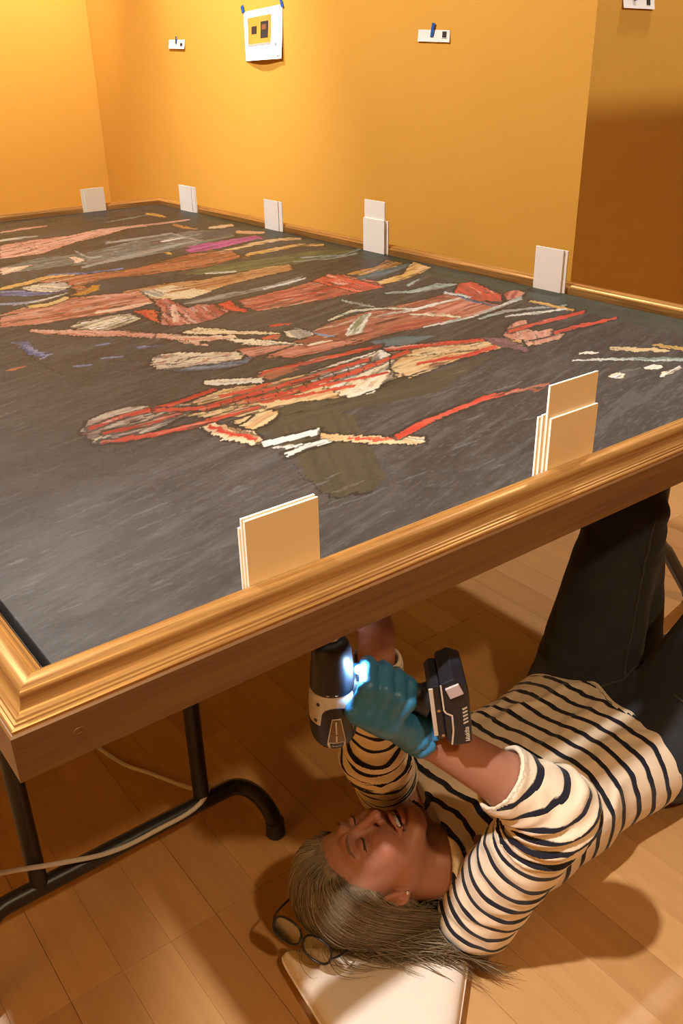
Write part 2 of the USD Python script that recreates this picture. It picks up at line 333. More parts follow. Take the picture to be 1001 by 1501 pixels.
b98556 e8cfa0 0 601,356 639,305 693,258 696,262 644,311 605,360
c43a2c e0604a 0 625,336 652,304 679,292 688,303 661,315 632,344
c43a2c e0604a 1 680,291 785,312 890,326 982,321 991,332 904,344 796,328 690,308
a0604c d79a86 0 950,323 1010,316 1052,313 1057,319 1020,326 957,331
98543e a8583e 0 998,321 1009,300 1037,310 1039,312 1017,308 1004,326
7c5a62 94707a 1 1172,603 1200,559 1183,478 1167,474 1156,527
d79a86 e9bca8 1 1216,578 1279,622 1327,639 1340,628 1293,581 1294,552 1327,551 1316,505 1282,488 1222,488 1193,494 1225,531 1207,547
35302e 96603c 0 1228,552 1275,562 1319,555 1323,559 1282,569 1231,555
35302e 96603c 0 1218,521 1257,510 1303,513 1306,517 1264,517 1222,524
c43a2c e0604a 1 1236,582 1324,587 1482,586 1504,606 1343,606 1249,597
c43a2c e0604a 1 1302,518 1381,515 1496,510 1509,521 1401,533 1316,532
c89848 e0b868 1 1471,738 1474,671 1474,612 1494,627 1494,686 1487,751
a8b8b4 f0eee6 0 1327,678 1405,649 1480,631 1489,640 1423,666 1335,687
e8cfa0 efe0c2 0 1294,373 1334,330 1369,294 1384,304 1357,346 1313,387
e0b868 c89848 0 1382,337 1391,302 1399,273 1416,283 1411,315 1398,348
a8b8b4 f0eee6 0 1182,374 1248,328 1297,282 1345,237 1363,249 1313,294 1262,339 1189,379
708878 a8b8b4 0 1275,302 1318,274 1351,245 1359,250 1333,284 1285,310
f0eee6 efe0c2 0 1230,396 1243,384 1260,375 1268,381 1257,396 1237,402
f0eee6 efe0c2 0 1162,274 1190,281 1196,265 1178,256 1160,261
f0eee6 efe0c2 0 1256,266 1283,271 1288,250 1265,243 1252,254
f0eee6 efe0c2 0 1230,214 1255,211 1295,219 1311,233 1278,230 1251,231
6a7068 7a7670 0 1193,278 1220,269 1250,269 1253,272 1229,276 1199,283
201c1c 35302e 0 473,522 479,449 503,406 506,411 484,455 476,526
201c1c 35302e 0 522,489 551,501 580,519 582,524 554,509 523,494
201c1c 35302e 0 953,628 885,545 865,505 869,507 890,545 956,627
201c1c 35302e 0 762,634 873,634 965,665 967,668 877,641 764,638
201c1c 35302e 0 528,348 504,289 483,213 490,183 544,174 546,178 494,188 488,216 506,290 529,349
201c1c 35302e 0 572,483 637,478 745,472 825,487 911,504 992,509 1078,515 1267,509 1478,503 1482,507 1272,515 1084,522 997,516 916,510 829,493 749,478 640,483 573,485
201c1c 35302e 0 536,613 527,591 514,569 515,568 529,590 538,613
201c1c 35302e 0 564,614 554,592 541,570 541,569 556,591 565,614
201c1c 35302e 0 592,615 582,592 568,570 569,569 584,592 594,615
201c1c 35302e 0 621,616 610,593 596,571 596,570 613,592 623,616
201c1c 35302e 0 651,617 639,594 624,571 625,570 642,593 652,617
201c1c 35302e 0 681,617 669,594 653,572 654,570 671,594 683,618
201c1c 35302e 0 712,618 699,595 683,572 683,571 702,594 713,619
201c1c 35302e 0 743,619 730,596 713,572 714,571 733,595 745,620
201c1c 35302e 0 776,620 762,596 744,573 745,572 764,596 777,621
201c1c 35302e 0 809,621 794,597 776,573 776,572 797,596 810,622
201c1c 35302e 0 842,623 827,598 808,574 808,573 830,597 844,623
201c1c 35302e 0 877,624 861,599 841,574 842,573 864,598 879,624
201c1c 35302e 0 912,625 896,600 875,575 875,574 898,599 914,625
201c1c 35302e 0 948,626 931,600 909,575 910,574 934,600 950,626
201c1c 50443c 0 335,558 316,533 316,531 335,556
201c1c 50443c 0 343,541 324,516 325,514 343,539
201c1c 50443c 0 358,532 339,508 339,505 358,530
201c1c 50443c 0 374,525 355,501 355,498 375,523
201c1c 50443c 0 390,522 370,498 370,495 390,521
6c6e76 6a6866 2 131,446 162,450 194,459 195,461 163,457 131,447
403c38 848488 2 187,194 203,194 219,196 220,197 204,197 188,195
6c6e76 6a6866 2 138,193 147,192 157,194 157,195 148,197 138,194
6c6e76 6a6866 2 54,212 64,212 74,213 74,214 64,214 54,213
544e48 6a6866 2 340,113 352,110 366,113 366,114 354,116 341,114
7c7c80 848488 2 330,409 344,410 358,413 359,415 345,414 330,410
8a8680 6a6866 2 255,245 262,244 270,247 271,248 264,249 255,246
5c6068 848488 2 193,129 209,128 226,130 227,130 210,131 193,130
7c7c80 848488 2 928,344 975,344 1032,354 1033,355 984,355 929,345
6c6e76 6a6866 2 294,234 302,234 310,235 311,236 303,236 295,235
9a9890 848488 2 249,589 283,596 319,609 320,610 285,603 250,591
403c38 848488 2 713,209 740,208 771,212 772,213 744,214 714,210
8a8680 848488 2 830,395 887,401 948,409 950,411 890,405 831,396
8a8680 848488 2 656,140 697,138 743,141 744,142 701,144 657,141
8a8680 848488 2 192,140 212,138 233,141 233,141 213,143 193,140
7c7c80 848488 2 395,295 404,292 416,297 417,298 408,300 395,296
8a8680 6a6866 2 102,154 116,154 130,155 130,156 116,156 102,155
9a9890 6a6866 2 179,472 190,470 203,477 203,478 192,480 179,473
5c6068 6a6866 2 295,107 313,106 332,107 332,108 314,109 295,108
5c6068 848488 2 105,197 121,197 139,199 139,200 122,200 105,198
9a9890 848488 2 214,364 234,365 256,371 257,372 236,371 214,366
7c7c80 848488 2 91,229 104,228 118,231 119,232 105,233 91,230
403c38 848488 2 249,165 262,164 277,166 277,167 264,168 250,166
5c6068 848488 2 703,123 718,120 737,123 738,124 723,127 704,124
8a8680 848488 2 263,312 288,314 315,318 315,320 289,318 263,313
403c38 848488 2 382,200 394,198 408,202 409,203 397,205 383,201
9a9890 848488 2 495,203 521,201 552,205 553,207 525,208 495,204
7c7c80 6a6866 2 249,273 278,274 309,279 310,280 279,278 249,274
544e48 6a6866 2 214,409 239,412 266,418 266,419 240,416 215,410
6c6e76 6a6866 2 267,746 287,751 309,761 309,763 288,757 267,747
8a8680 848488 2 171,218 185,217 201,220 201,221 186,221 171,219
8a8680 6a6866 2 255,301 287,303 322,308 322,309 289,307 256,302
9a9890 848488 2 516,246 529,245 545,248 546,249 533,251 517,247
9a9890 6a6866 2 924,414 942,414 965,420 966,421 948,422 925,416
5c6068 848488 2 423,240 459,241 500,246 500,247 462,246 423,241
8a8680 848488 2 170,306 195,307 221,312 221,313 196,311 171,307
6c6e76 848488 2 48,170 59,168 71,171 71,172 60,174 48,171
7c7c80 6a6866 2 86,318 113,320 142,326 142,327 114,324 86,319
5c6068 6a6866 2 97,106 108,105 120,106 120,107 109,109 97,107
9a9890 848488 2 246,776 264,778 286,791 286,793 267,790 246,778
7c7c80 848488 2 237,182 263,182 290,184 290,185 264,185 237,183
403c38 848488 2 137,272 147,271 159,274 159,275 148,275 137,273
5c6068 6a6866 2 297,134 321,132 347,135 347,136 323,138 297,135
544e48 848488 2 467,179 485,179 504,181 504,182 486,182 468,180
8a8680 6a6866 2 335,231 343,230 354,233 354,234 346,236 335,232
544e48 848488 2 75,281 101,281 129,287 130,288 102,288 75,282
7c7c80 6a6866 2 79,210 89,209 100,211 100,212 90,214 79,211
9a9890 6a6866 2 150,182 158,181 166,182 166,183 158,184 150,182
9a9890 6a6866 2 251,273 261,272 272,275 273,276 263,277 251,274
8a8680 848488 2 242,816 275,825 311,843 311,845 277,835 242,818
544e48 848488 2 812,281 835,280 864,285 865,286 841,287 813,282
8a8680 848488 2 505,112 517,111 530,112 531,113 519,114 505,113
9a9890 848488 2 133,292 141,292 150,294 151,295 142,295 133,293
403c38 6a6866 2 149,127 165,126 181,128 181,128 166,129 149,128
5c6068 6a6866 2 433,279 467,279 505,286 506,287 471,287 434,280
8a8680 848488 2 178,224 192,222 209,226 209,227 194,229 178,225
8a8680 848488 2 576,171 609,171 645,173 645,175 612,175 577,172
7c7c80 6a6866 2 50,143 59,143 69,144 69,144 59,145 50,144
5c6068 848488 2 239,698 255,700 272,708 272,710 257,708 240,699
5c6068 848488 2 116,455 145,459 176,468 176,470 146,466 116,457
8a8680 6a6866 2 342,353 376,356 412,362 413,364 377,360 342,354
544e48 848488 2 643,120 683,118 728,121 729,122 687,124 643,121
544e48 6a6866 2 143,278 156,277 170,281 171,282 158,283 144,279
9a9890 848488 2 88,283 107,283 126,287 126,288 108,288 88,284
6c6e76 6a6866 2 271,347 291,347 313,352 313,353 293,353 272,348
7c7c80 6a6866 2 62,218 84,218 107,221 107,222 84,222 62,219
544e48 6a6866 2 172,162 180,161 189,163 189,164 181,165 172,163
403c38 848488 2 441,166 472,166 504,168 505,169 473,169 442,167
6c6e76 6a6866 2 292,167 320,165 351,169 351,170 322,172 292,168
544e48 6a6866 2 72,130 81,130 90,130 90,131 81,132 73,131
403c38 848488 2 467,208 486,207 507,210 508,211 489,212 468,209
6c6e76 6a6866 2 69,268 89,267 110,272 110,273 90,273 69,268
5c6068 848488 2 188,387 215,390 244,396 244,398 216,394 188,388
403c38 848488 2 178,354 197,354 217,360 217,361 198,361 178,355
403c38 848488 2 270,324 283,323 299,328 300,329 286,330 270,325
7c7c80 848488 2 99,239 113,238 128,242 128,243 114,244 100,240
7c7c80 6a6866 2 427,228 459,228 494,232 495,233 462,234 428,229
6c6e76 6a6866 2 602,162 616,162 631,163 632,164 617,164 603,163
403c38 6a6866 2 210,219 223,219 238,221 238,222 224,221 210,220
403c38 848488 2 290,865 305,869 322,879 322,881 307,877 291,867
7c7c80 6a6866 2 264,388 281,389 301,393 301,395 283,393 264,389
7c7c80 848488 2 492,168 528,166 568,171 569,172 531,173 492,169
6c6e76 848488 2 382,283 402,282 425,287 426,288 405,289 382,284
7c7c80 6a6866 2 104,204 119,205 134,206 134,207 119,207 104,205
5c6068 6a6866 2 723,211 760,211 801,215 802,216 764,216 724,212
403c38 6a6866 2 148,166 160,165 174,167 174,168 161,169 148,167
403c38 6a6866 2 212,113 236,112 261,114 262,115 237,116 213,114
5c6068 848488 2 488,236 501,234 516,238 517,239 504,242 489,238
6c6e76 848488 2 249,716 261,716 276,726 276,727 264,727 250,718
6c6e76 848488 2 374,253 397,254 422,256 422,258 398,256 374,254
544e48 6a6866 2 375,116 404,115 434,116 434,117 405,117 375,117
544e48 848488 2 425,171 447,170 471,173 472,174 450,175 426,172
403c38 6a6866 2 206,431 240,437 275,444 275,446 240,440 206,432
544e48 848488 2 202,509 225,511 252,520 252,522 227,520 202,510
544e48 848488 2 210,193 218,191 227,194 228,195 220,197 210,194
6a685e 5c5a52 2 926,200 937,198 951,199 952,200 941,202 927,201
7c7a72 5c5a52 2 735,128 755,125 777,124 778,125 757,128 736,129
8a877c 5c5a52 2 982,361 1013,359 1048,360 1049,362 1017,363 983,362
6a685e 5c5a52 2 947,407 968,406 991,408 992,409 972,410 949,409
7c7a72 5c5a52 2 1137,249 1178,247 1222,246 1224,248 1182,251 1139,251
8a877c 5c5a52 2 949,432 977,432 1008,434 1010,436 981,436 950,434
7c7a72 5c5a52 2 860,224 883,221 909,221 910,223 886,225 861,225
6a685e 5c5a52 2 878,311 905,309 934,310 935,312 908,313 879,313
8a877c 5c5a52 2 963,461 979,460 998,462 999,464 983,465 965,463
6a685e 5c5a52 2 853,141 873,138 895,137 896,138 876,141 855,142
8a877c 5c5a52 2 830,106 855,102 882,101 883,102 858,105 831,107
8a877c 5c5a52 2 600,140 611,138 623,138 624,139 612,141 600,141
8a877c 5c5a52 2 1073,114 1107,110 1144,108 1145,109 1111,113 1074,115
6a685e 5c5a52 2 656,245 667,243 680,244 681,245 669,247 656,246
6a685e 5c5a52 2 719,226 731,224 744,225 745,226 733,228 720,227
7c7a72 5c5a52 2 899,451 914,450 930,452 931,453 917,454 901,452
8a877c 5c5a52 2 925,351 960,349 999,350 1000,352 964,353 926,352
6a685e 5c5a52 2 1041,193 1078,190 1119,189 1120,190 1082,193 1043,195
6a685e 5c5a52 2 976,360 1005,359 1037,360 1038,362 1009,363 978,362
6a685e 5c5a52 2 949,492 972,492 999,494 1001,496 976,497 950,494
8a877c 5c5a52 2 1198,207 1234,204 1274,203 1275,204 1239,207 1200,208
6a685e 5c5a52 2 1144,302 1182,300 1224,300 1225,302 1187,304 1146,304
7c7a72 5c5a52 2 1077,216 1099,213 1123,213 1125,215 1102,217 1078,217
7c7a72 5c5a52 2 789,231 815,229 843,229 844,230 817,232 790,233
7c7a72 5c5a52 2 970,227 991,225 1013,225 1014,227 994,229 972,229
7c7a72 5c5a52 2 1067,346 1092,345 1120,346 1122,348 1096,349 1068,348
7c7a72 5c5a52 2 721,162 733,160 747,160 748,161 736,163 722,163
6a685e 5c5a52 2 909,184 924,182 942,182 943,183 927,185 910,185
7c7a72 5c5a52 2 1085,167 1109,164 1136,164 1138,165 1113,168 1086,168
6a685e 5c5a52 2 1188,276 1225,274 1266,274 1267,275 1229,278 1189,278
6a685e 5c5a52 2 1185,269 1215,267 1249,267 1251,268 1220,271 1186,270
7c7a72 5c5a52 2 1161,228 1203,225 1248,224 1250,225 1207,229 1163,229
8a877c 5c5a52 2 1036,345 1056,344 1080,345 1081,346 1060,348 1037,347
3c3a3a 4a4846 2 39,139 76,127 123,117 183,117 218,116 255,114 256,117 220,120 185,123 128,135 79,138 40,143
3c3a3a 4a4846 2 139,444 168,377 216,318 217,321 172,386 141,448
3a3634 44403c 2 878,449 937,442 1087,453 1090,456 941,447 881,452
3a3634 44403c 2 207,533 255,455 298,438 342,422 344,426 303,449 263,472 209,538
3a3634 44403c 2 713,431 749,404 828,393 832,398 765,425 716,436
3a3634 44403c 2 952,569 988,561 1030,559 1033,563 996,571 955,572
"""
# ------------------------------------------------------------------ the room
S = 'structure'
XW, YB, YR = 2.05, 4.40, 1.085      # wall behind the frame, far wall, face of the step on the right
floor = obj('floor', box(-4, -4, -.06, 7, 5, -.004), plain('floor_gap', (.10, .045, .016), .8), kind=S)
rnd = random.Random(11)
plank_mats = []
for i, (a, b) in enumerate([((.58, .335, .138), (.50, .275, .105)), ((.54, .302, .120), (.46, .245, .090)), ((.63, .370, .160), (.54, .305, .122)), ((.51, .282, .108), (.43, .225, .080)), ((.59, .335, .132), (.51, .280, .105)), ((.56, .322, .135), (.48, .262, .100))]):
    plank_mats.append(grainy(f'maple_strip_{i}', a, b, (34 + i, 3.0, 10), .33, 1.0, 6.0, .03, contrast=(.28, .75), specular_ior_level=.42))
STRIP = .0868
x = -.46; k = 0
while x < 3.4:
    base = .3325 if (x < .5) else [.3325, -.25, .71, .05][(k // 3) % 4]
    cuts = [-.45]
    y = base - 3.6
    ys = []
    while y < 2.6:
        ys.append(y); y += 1.2
    # the three strips of a board are made of shorter staves of different tone
    extra = []
    for q in ys:
        extra += [q] + ([q + rnd.uniform(.3, .9)] if rnd.random() < .75 else [])
    for q in sorted(extra):
        if -.4 < q < 2.4: cuts.append(q)
    cuts.append(2.5)
    for a, b in zip(cuts[:-1], cuts[1:]):
        if b - a < .02: continue
        g0 = .0006 if (k % 3 == 0) else .0002; ge = .0005 if min(abs(a - q) for q in ys) < 1e-6 else .0002
        p = box(x + g0, a + ge, -.012, x + STRIP, b, 0, bevel=.0004)
        obj('plank', p, plank_mats[rnd.randrange(6)], floor, smooth=False)
    x += STRIP; k += 1
floor_far = plank_mats[4]
obj('floor_field', cat(box(-4, -4, -.012, 7, -.4505, 0), box(-4, -.45, -.012, -.4605, 2.5, 0), box(x + .001, -.45, -.012, 7, 2.5, 0), box(-4, 2.5005, -.012, 7, 5, 0)), floor_far, floor, smooth=False, kind='stuff')
obj('wall_right', box(XW, YR, 0, XW + .14, YB + .1, 3.4), wall_paint, kind=S, smooth=False)
obj('wall_back', box(-4, YB, 0, XW + .0, YB + .14, 3.4), wall_paint, kind=S, smooth=False)
obj('wall_recess', box(XW + .14, YR, 0, 6.5, YR + .14, 3.4), wall_paint, kind=S, smooth=False)
obj('wall_side', box(6.5, -4, 0, 6.64, YR + .14, 3.4), wall_paint, kind=S, smooth=False)
obj('wall_left', box(-4.14, -4, 0, -4, YB + .14, 3.4), wall_paint, kind=S, smooth=False)
obj('wall_front', box(-4.14, -4.14, 0, 6.64, -4, 3.4), wall_paint, kind=S, smooth=False)
obj('ceiling', box(-4.14, -4.14, 3.4, 6.64, YB + .14, 3.5), ceiling_paint, kind=S, smooth=False)
skirt = plain('skirting_paint', (.55, .30, .06), .5)
obj('baseboard_right', box(XW - .014, YR - .014, 0, XW, YB, .1, .002), skirt, kind=S)
obj('baseboard_recess', box(XW - .014, YR - .014, 0, 6.5, YR, .1, .002), skirt, kind=S)

# ------------------------------------------------------------------ the gilt frame lying on the tables
FW, FL, Z0 = 1.65, 2.93, .74
def rail(profile, side):
    prof = V(profile, float); n = len(prof)
    d, z = prof[:, 0], prof[:, 1]
    if side == 'near':   a = np.c_[d, d, z]; b = np.c_[FW - d, d, z]
    if side == 'far':    a = np.c_[FW - d, FL - d, z]; b = np.c_[d, FL - d, z]
    if side == 'left':   a = np.c_[d, FL - d, z]; b = np.c_[d, d, z]
    if side == 'right':  a = np.c_[FW - d, d, z]; b = np.c_[FW - d, FL - d, z]
    v = np.vstack([a, b]); f = []
    for i in range(n):
        j = (i + 1) % n; f += [[i, j, n + j], [i, n + j, n + i]]
    poly = sg.Polygon(prof); tv, tf = trimesh.creation.triangulate_polygon(poly, engine='earcut')
    idx = [int(np.argmin(((prof - q) ** 2).sum(1))) for q in tv]
    for t in tf:
        t = [idx[q] for q in t]; f += [t, [n + t[2], n + t[1], n + t[0]]]
    m = trimesh.Trimesh(v, f, process=False); trimesh.repair.fix_normals(m); return m
arc = lambda cx, cz, r, a0, a1, n: [(cx + r * math.cos(math.radians(t)), cz + r * math.sin(math.radians(t))) for t in np.linspace(a0, a1, n)]
moulding = [(.003, .790), (.003, .7932), (.0042, .7944), (.0065, .7948), (.0072, .7965), (.0095, .7970), (.0105, .7990)]
moulding += [(.0135, .7998), (.0160, .8020), (.0178, .8055), (.0187, .8100), (.0190, .8140)]
moulding += [(.0196, .8164), (.0212, .8184), (.0240, .8199), (.0280, .8208), (.0325, .8210), (.0370, .8204), (.0410, .8190), (.0440, .8170), (.0457, .8145)]
moulding += [(.0470, .8135), (.0495, .8125), (.0500, .8110), (.0500, .780), (.030, .780), (.030, .790)]
side_board = [(0, .7400), (0, .7885), (.0016, .7902), (.0030, .7902), (.0200, .7902), (.0200, .7400)]
fr = thing('picture_frame', 'huge gilt moulded picture frame lying face up across the folding tables', 'picture frame')
for sd, gm, bm in (('near', gold_x, board_x), ('left', gold_y, board_y), ('right', gold_y, board_y), ('far', gold_x, board_x)):
    obj('moulding_rail', rail(moulding, sd), gm, fr, smooth=28)
    obj('side_board', rail(side_board, sd), bm, fr, smooth=20)
knot = trimesh.creation.torus(.0042, .0012, 24, 8); knot.apply_scale([1, .75, .35]); knot.apply_transform(trimesh.transformations.rotation_matrix(math.pi / 2, [1, 0, 0])); knot.apply_translation([.058, -.0001, .768])
obj('wood_plug', knot, board_x, fr)

# ------------------------------------------------------------------ the painting (a free composition of stretched shapes in the same colours)
PX0, PX1, PY0, PY1, PZ = .0640, FW - .0545, .0640, FL - .0545, .797
pt = thing('painting', 'large dark expressionist painting lying face up inside the gilt frame', 'painting')
def paint_canvas():
    nx = 640; xs = np.linspace(PX0, PX1, nx)
    ys = [PY0]
    while ys[-1] < PY1: ys.append(ys[-1] + .0019 * (1 + 1.6 * (ys[-1] - PY0)))
    ys = V(ys); ys *= 1; ys = PY0 + (ys - PY0) * (PY1 - PY0) / (ys[-1] - PY0); ny = len(ys)
    X, Y = np.meshgrid(xs, ys); P = np.c_[X.ravel(), Y.ravel()]
    p3 = np.c_[P, np.zeros(len(P))]
    fb = lambda sx, sy, sd, o=4: meshkit.fbm(p3 * [sx, sy, 1] + 7.3 * sd, o, sd)
    # brushed direction runs mostly along x with a slight rise
    q3 = np.c_[P[:, 0] * .96 + P[:, 1] * .28, P[:, 1] * .96 - P[:, 0] * .28, np.zeros(len(P))]
    streak = meshkit.fbm(q3 * [9, 90, 1], 4, 3); fine = meshkit.fbm(q3 * [60, 420, 1], 3, 9); blot = fb(3, 3, 5); blot2 = fb(11, 11, 8)
    c = lin('4a4643')[None] * np.ones((len(P), 1))
    mix = lambda c, col, t: c * (1 - t[:, None]) + lin(col) * t[:, None]
    st = lambda a, lo, hi: np.clip((a - lo) / (hi - lo), 0, 1) ** 2 * (3 - 2 * np.clip((a - lo) / (hi - lo), 0, 1))
    c = mix(c, '3c3530', st(blot, .5, .62) * .8); c = mix(c, '55565c', st(blot2, .5, .66) * .55 * st(blot, .62, .4))
    c = mix(c, '5c5148', st(fb(5, 5, 12), .52, .68) * .5)
    c = mix(c, '2f2b28', st(streak, .52, .68) * .55); c = mix(c, '6e6a66', st(streak, .46, .30) * .45)
    c = mix(c, '7c7a78', st(fine, .60, .76) * .4); c = mix(c, '2c2826', st(fine, .40, .28) * .4)
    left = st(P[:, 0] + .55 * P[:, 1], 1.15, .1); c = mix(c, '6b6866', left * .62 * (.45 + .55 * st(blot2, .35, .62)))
    wx = (meshkit.fbm(p3 * [42, 42, 1], 3, 21) - .5) * .006; wy = (meshkit.fbm(p3 * [42, 42, 1], 3, 22) - .5) * .006
    rag = (meshkit.fbm(q3 * [7, 190, 1], 2, 77) - .5) * .017
    wx = wx + rag * .96; wy = wy * .8 + rag * .28 + (meshkit.fbm(q3 * [16, 60, 1], 2, 78) - .5) * .006
    D = np.c_[P[:, 0] + wx, P[:, 1] + wy]
    relief = (fine - .5) * .0003; cover = np.zeros(len(P))
    gx = lambda a: np.searchsorted(xs, a); gy = lambda a: np.searchsorted(ys, a)
    for n, line in enumerate(PAINT.strip().split('\n')):
        h1, h2, o, *pp = line.split(); poly = V([[float(a) for a in q.split(',')] for q in pp]) / 1000
        g = sg.Polygon(poly).buffer(0)
        if g.is_empty: continue
        lo, hi = poly.min(0) - .02, poly.max(0) + .02
        i0, i1, j0, j1 = max(gx(lo[0]), 0), min(gx(hi[0]), nx), max(gy(lo[1]), 0), min(gy(hi[1]), ny)
        if i0 >= i1 or j0 >= j1: continue
        ids = (np.arange(j0, j1)[:, None] * nx + np.arange(i0, i1)[None]).ravel()
        d = D[ids]
        inside = shapely.contains_xy(g, d[:, 0], d[:, 1])
        if o == '1':
            rim = shapely.contains_xy(g.buffer(.0065), d[:, 0] + (streak[ids] - .5) * .012, d[:, 1] + (streak[ids] - .5) * .012) & ~inside
            c[ids[rim]] = c[ids[rim]] * .25 + lin('1c1816') * .75
        k = ids[inside]
        if len(k) == 0: continue
        ax = poly - poly.mean(0); u, s_, vt = np.linalg.svd(ax, full_matrices=False)
        if vt[0, 0] < 0: vt = -vt
        loc = (D[k] - poly.mean(0)) @ vt.T
        F3 = lambda sx, sy, sd, o=3: meshkit.fbm(np.c_[loc * [sx, sy], np.full(len(k), n * 1.7)], o, sd)
        t = st(F3(9, 130, n % 17), .34, .64)
        col = lin(h1)[None] * (1 - t[:, None]) + lin(h2) * t[:, None]
        size = abs(s_[1]); lum = lin(h1).mean()
        if o == '1' and len(k) > 500:
            e = st(F3(13, 105, 5), .60, .72) * .75; col = col * (1 - e[:, None]) + lin('2a1c18') * e[:, None]            # dark drawn lines along the form
            e = st(F3(11, 160, 41), .63, .72) * .7; col = col * (1 - e[:, None]) + (col * .35 + lin('f4ead8') * .65) * e[:, None]  # light dragged paint
            e = st(F3(30, 40, 51), .60, .70) * .35; col = col * (1 - e[:, None]) + lin('8a3a30') * e[:, None]
        elif lum > .25:
            e = st(F3(16, 260, 61), .56, .70) * .5; col = col * (1 - e[:, None]) + lin('8c7c6c') * e[:, None]
        dry = st(F3(18, 220, 31), .60, .74)
        a = (1 - .75 * dry)[:, None]
        if o == '0' and len(k) > 9000: a = a * .8
        if o == '2': a = a * .42
        c[k] = c[k] * (1 - a) + col * a; cover[k] = cover[k] * (1 - a[:, 0]) + a[:, 0]; relief[k] += .0002 * t
    c = c * (V([.42, .44, .452]) * (1 - cover[:, None]) + V([.64, .65, .65]) * cover[:, None]); c = np.where(cover[:, None] > .02, c ** (1 + .12 * cover[:, None]), c)
    # dark tacking edge
    z = PZ + relief
    v = np.c_[P, z]
    i = np.arange(ny - 1)[:, None] * nx + np.arange(nx - 1)[None]; i = i.ravel()
    f = np.vstack([np.c_[i, i + 1, i + nx + 1], np.c_[i, i + nx + 1, i + nx]])
    rim = np.r_[np.arange(nx), np.arange(1, ny) * nx + nx - 1, (ny - 1) * nx + np.arange(nx - 2, -1, -1), np.arange(ny - 2, 0, -1) * nx]
    low = v[rim] * [1, 1, 0] + [0, 0, .7765]; b0 = len(v); v = np.vstack([v, low]); m = len(rim); a = np.arange(m); b = (a + 1) % m
    f = np.vstack([f, np.c_[rim[a], b0 + a, b0 + b], np.c_[rim[a], b0 + b, rim[b]]])
    c = np.vstack([c, np.tile(lin('1e1a18'), (m, 1))])
    return trimesh.Trimesh(v, f, process=False), c
cv, cc = paint_canvas()
oil = mat('oil_paint', {'a': ('attribute', {'attribute': 'Cd'}), 'g': ('geometry', {}), 'm': ('mapping', {'scale': (90, 420, 90), 'rotation': (0, 0, .28)}), 'n': ('noise_texture', {'scale': 1.0, 'detail': 5.0, 'roughness': .7}),
    'r': ('rgb_ramp', {'ramp': [(0, (.7, .7, .7)), (.42, (.95, .95, .95)), (.6, (1, 1, 1)), (.74, (1.3, 1.3, 1.32)), (1, (1.7, 1.7, 1.7))]}), 'x': ('mix', {'mix_type': 'multiply', 'fac': .75}),
    'b': ('bump', {'strength': .25, 'distance': .0008}), 'p': ('principled_bsdf', {'roughness': .5, 'specular_ior_level': .4})},
    [('g.position', 'm.vector'), ('m.vector', 'n.vector'), ('n.fac', 'r.fac'), ('a.color', 'x.color1'), ('r.color', 'x.color2'), ('x.color', 'p.base_color'), ('n.fac', 'b.height'), ('b.normal', 'p.normal')])
obj('canvas', cv, oil, pt, smooth=True, attrs={'Cd': cc})
pine = plain('stretcher_pine', (.45, .30, .16), .7)
for q in ((PX0, PY0, PX1, PY0 + .05), (PX0, PY1 - .05, PX1, PY1), (PX0, PY0 + .05, PX0 + .05, PY1 - .05), (PX1 - .05, PY0 + .05, PX1, PY1 - .05)):
    obj('stretcher_bar', box(q[0] + .001, q[1] + .001, .7405, q[2] - .001, q[3] - .001, .7765), pine, pt, smooth=False)

# ------------------------------------------------------------------ mat-board spacers standing between painting and frame
def sheet(axis, at, a0, a1, top, label, lean=0.0, dz=0.0, t=.0033, group=None, face_m=None):
    """one sheet of mat board: axis 'y' stands across y (its face looks along -y), axis 'x' across x"""
    a0, a1 = min(a0, a1), max(a0, a1)
    o = thing('mat_board', label, 'mat board', ((a0 + a1) / 2, at + t / 2, .7810) if axis == 'y' else (at + t / 2, (a0 + a1) / 2, .7810), group=group)
    h, w = top - .7810, (a1 - a0)
    b = box(-w / 2, -t / 2 + .0002, 0, w / 2, t / 2, h, .0003); face = box(-w / 2 + .0003, -t / 2 - .0002, .0003, w / 2 - .0003, -t / 2 + .0002, h - .0003)
    rot = np.eye(4) if axis == 'y' else trimesh.transformations.rotation_matrix(-math.pi / 2, [0, 0, 1])
    sh = np.eye(4); sh[0, 2] = dz / max(h, .01); sh[1, 2] = lean
    for nm, m, mt in (('core', b, foam_white), ('face_paper', face, face_m or foam_face)):
        obj(nm, moved(moved(m, sh), rot), mt, o, smooth=False)
    return o
y0 = .0513
sheet('y', y0, .274, .3665, .8885, 'front sheet tinted tan for bounced light, in the mat-board stack left of centre on the near rail', face_m=bounce_tan)
sheet('y', y0 + .0035, .2725, .365, .8905, 'middle sheet with white edges in the stack left of centre on the near rail', face_m=bounce_tan)
sheet('y', y0 + .0070, .271, .3625, .879, 'rearmost shorter sheet of the stack left of centre on the near rail', face_m=bounce_tan)
sheet('y', y0, .740, .8345, .885, 'short front sheet tinted tan for bounced light, in the mat-board stack at right on the near rail', face_m=bounce_tan)
sheet('y', y0 + .0035, .736, .832, .930, 'tall sheet tinted tan for bounced light, rising out of the stack at right on the near rail', dz=0, face_m=bounce_tan)
sheet('y', y0 + .0070, .731, .827, .8905, 'third sheet whose white edge shows behind the tall one on the near rail', face_m=bounce_tan)
sheet('y', y0 + .0103, .727, .823, .8875, 'rearmost white-edged sheet of the stack at right on the near rail', face_m=bounce_tan)
x0 = 1.5945
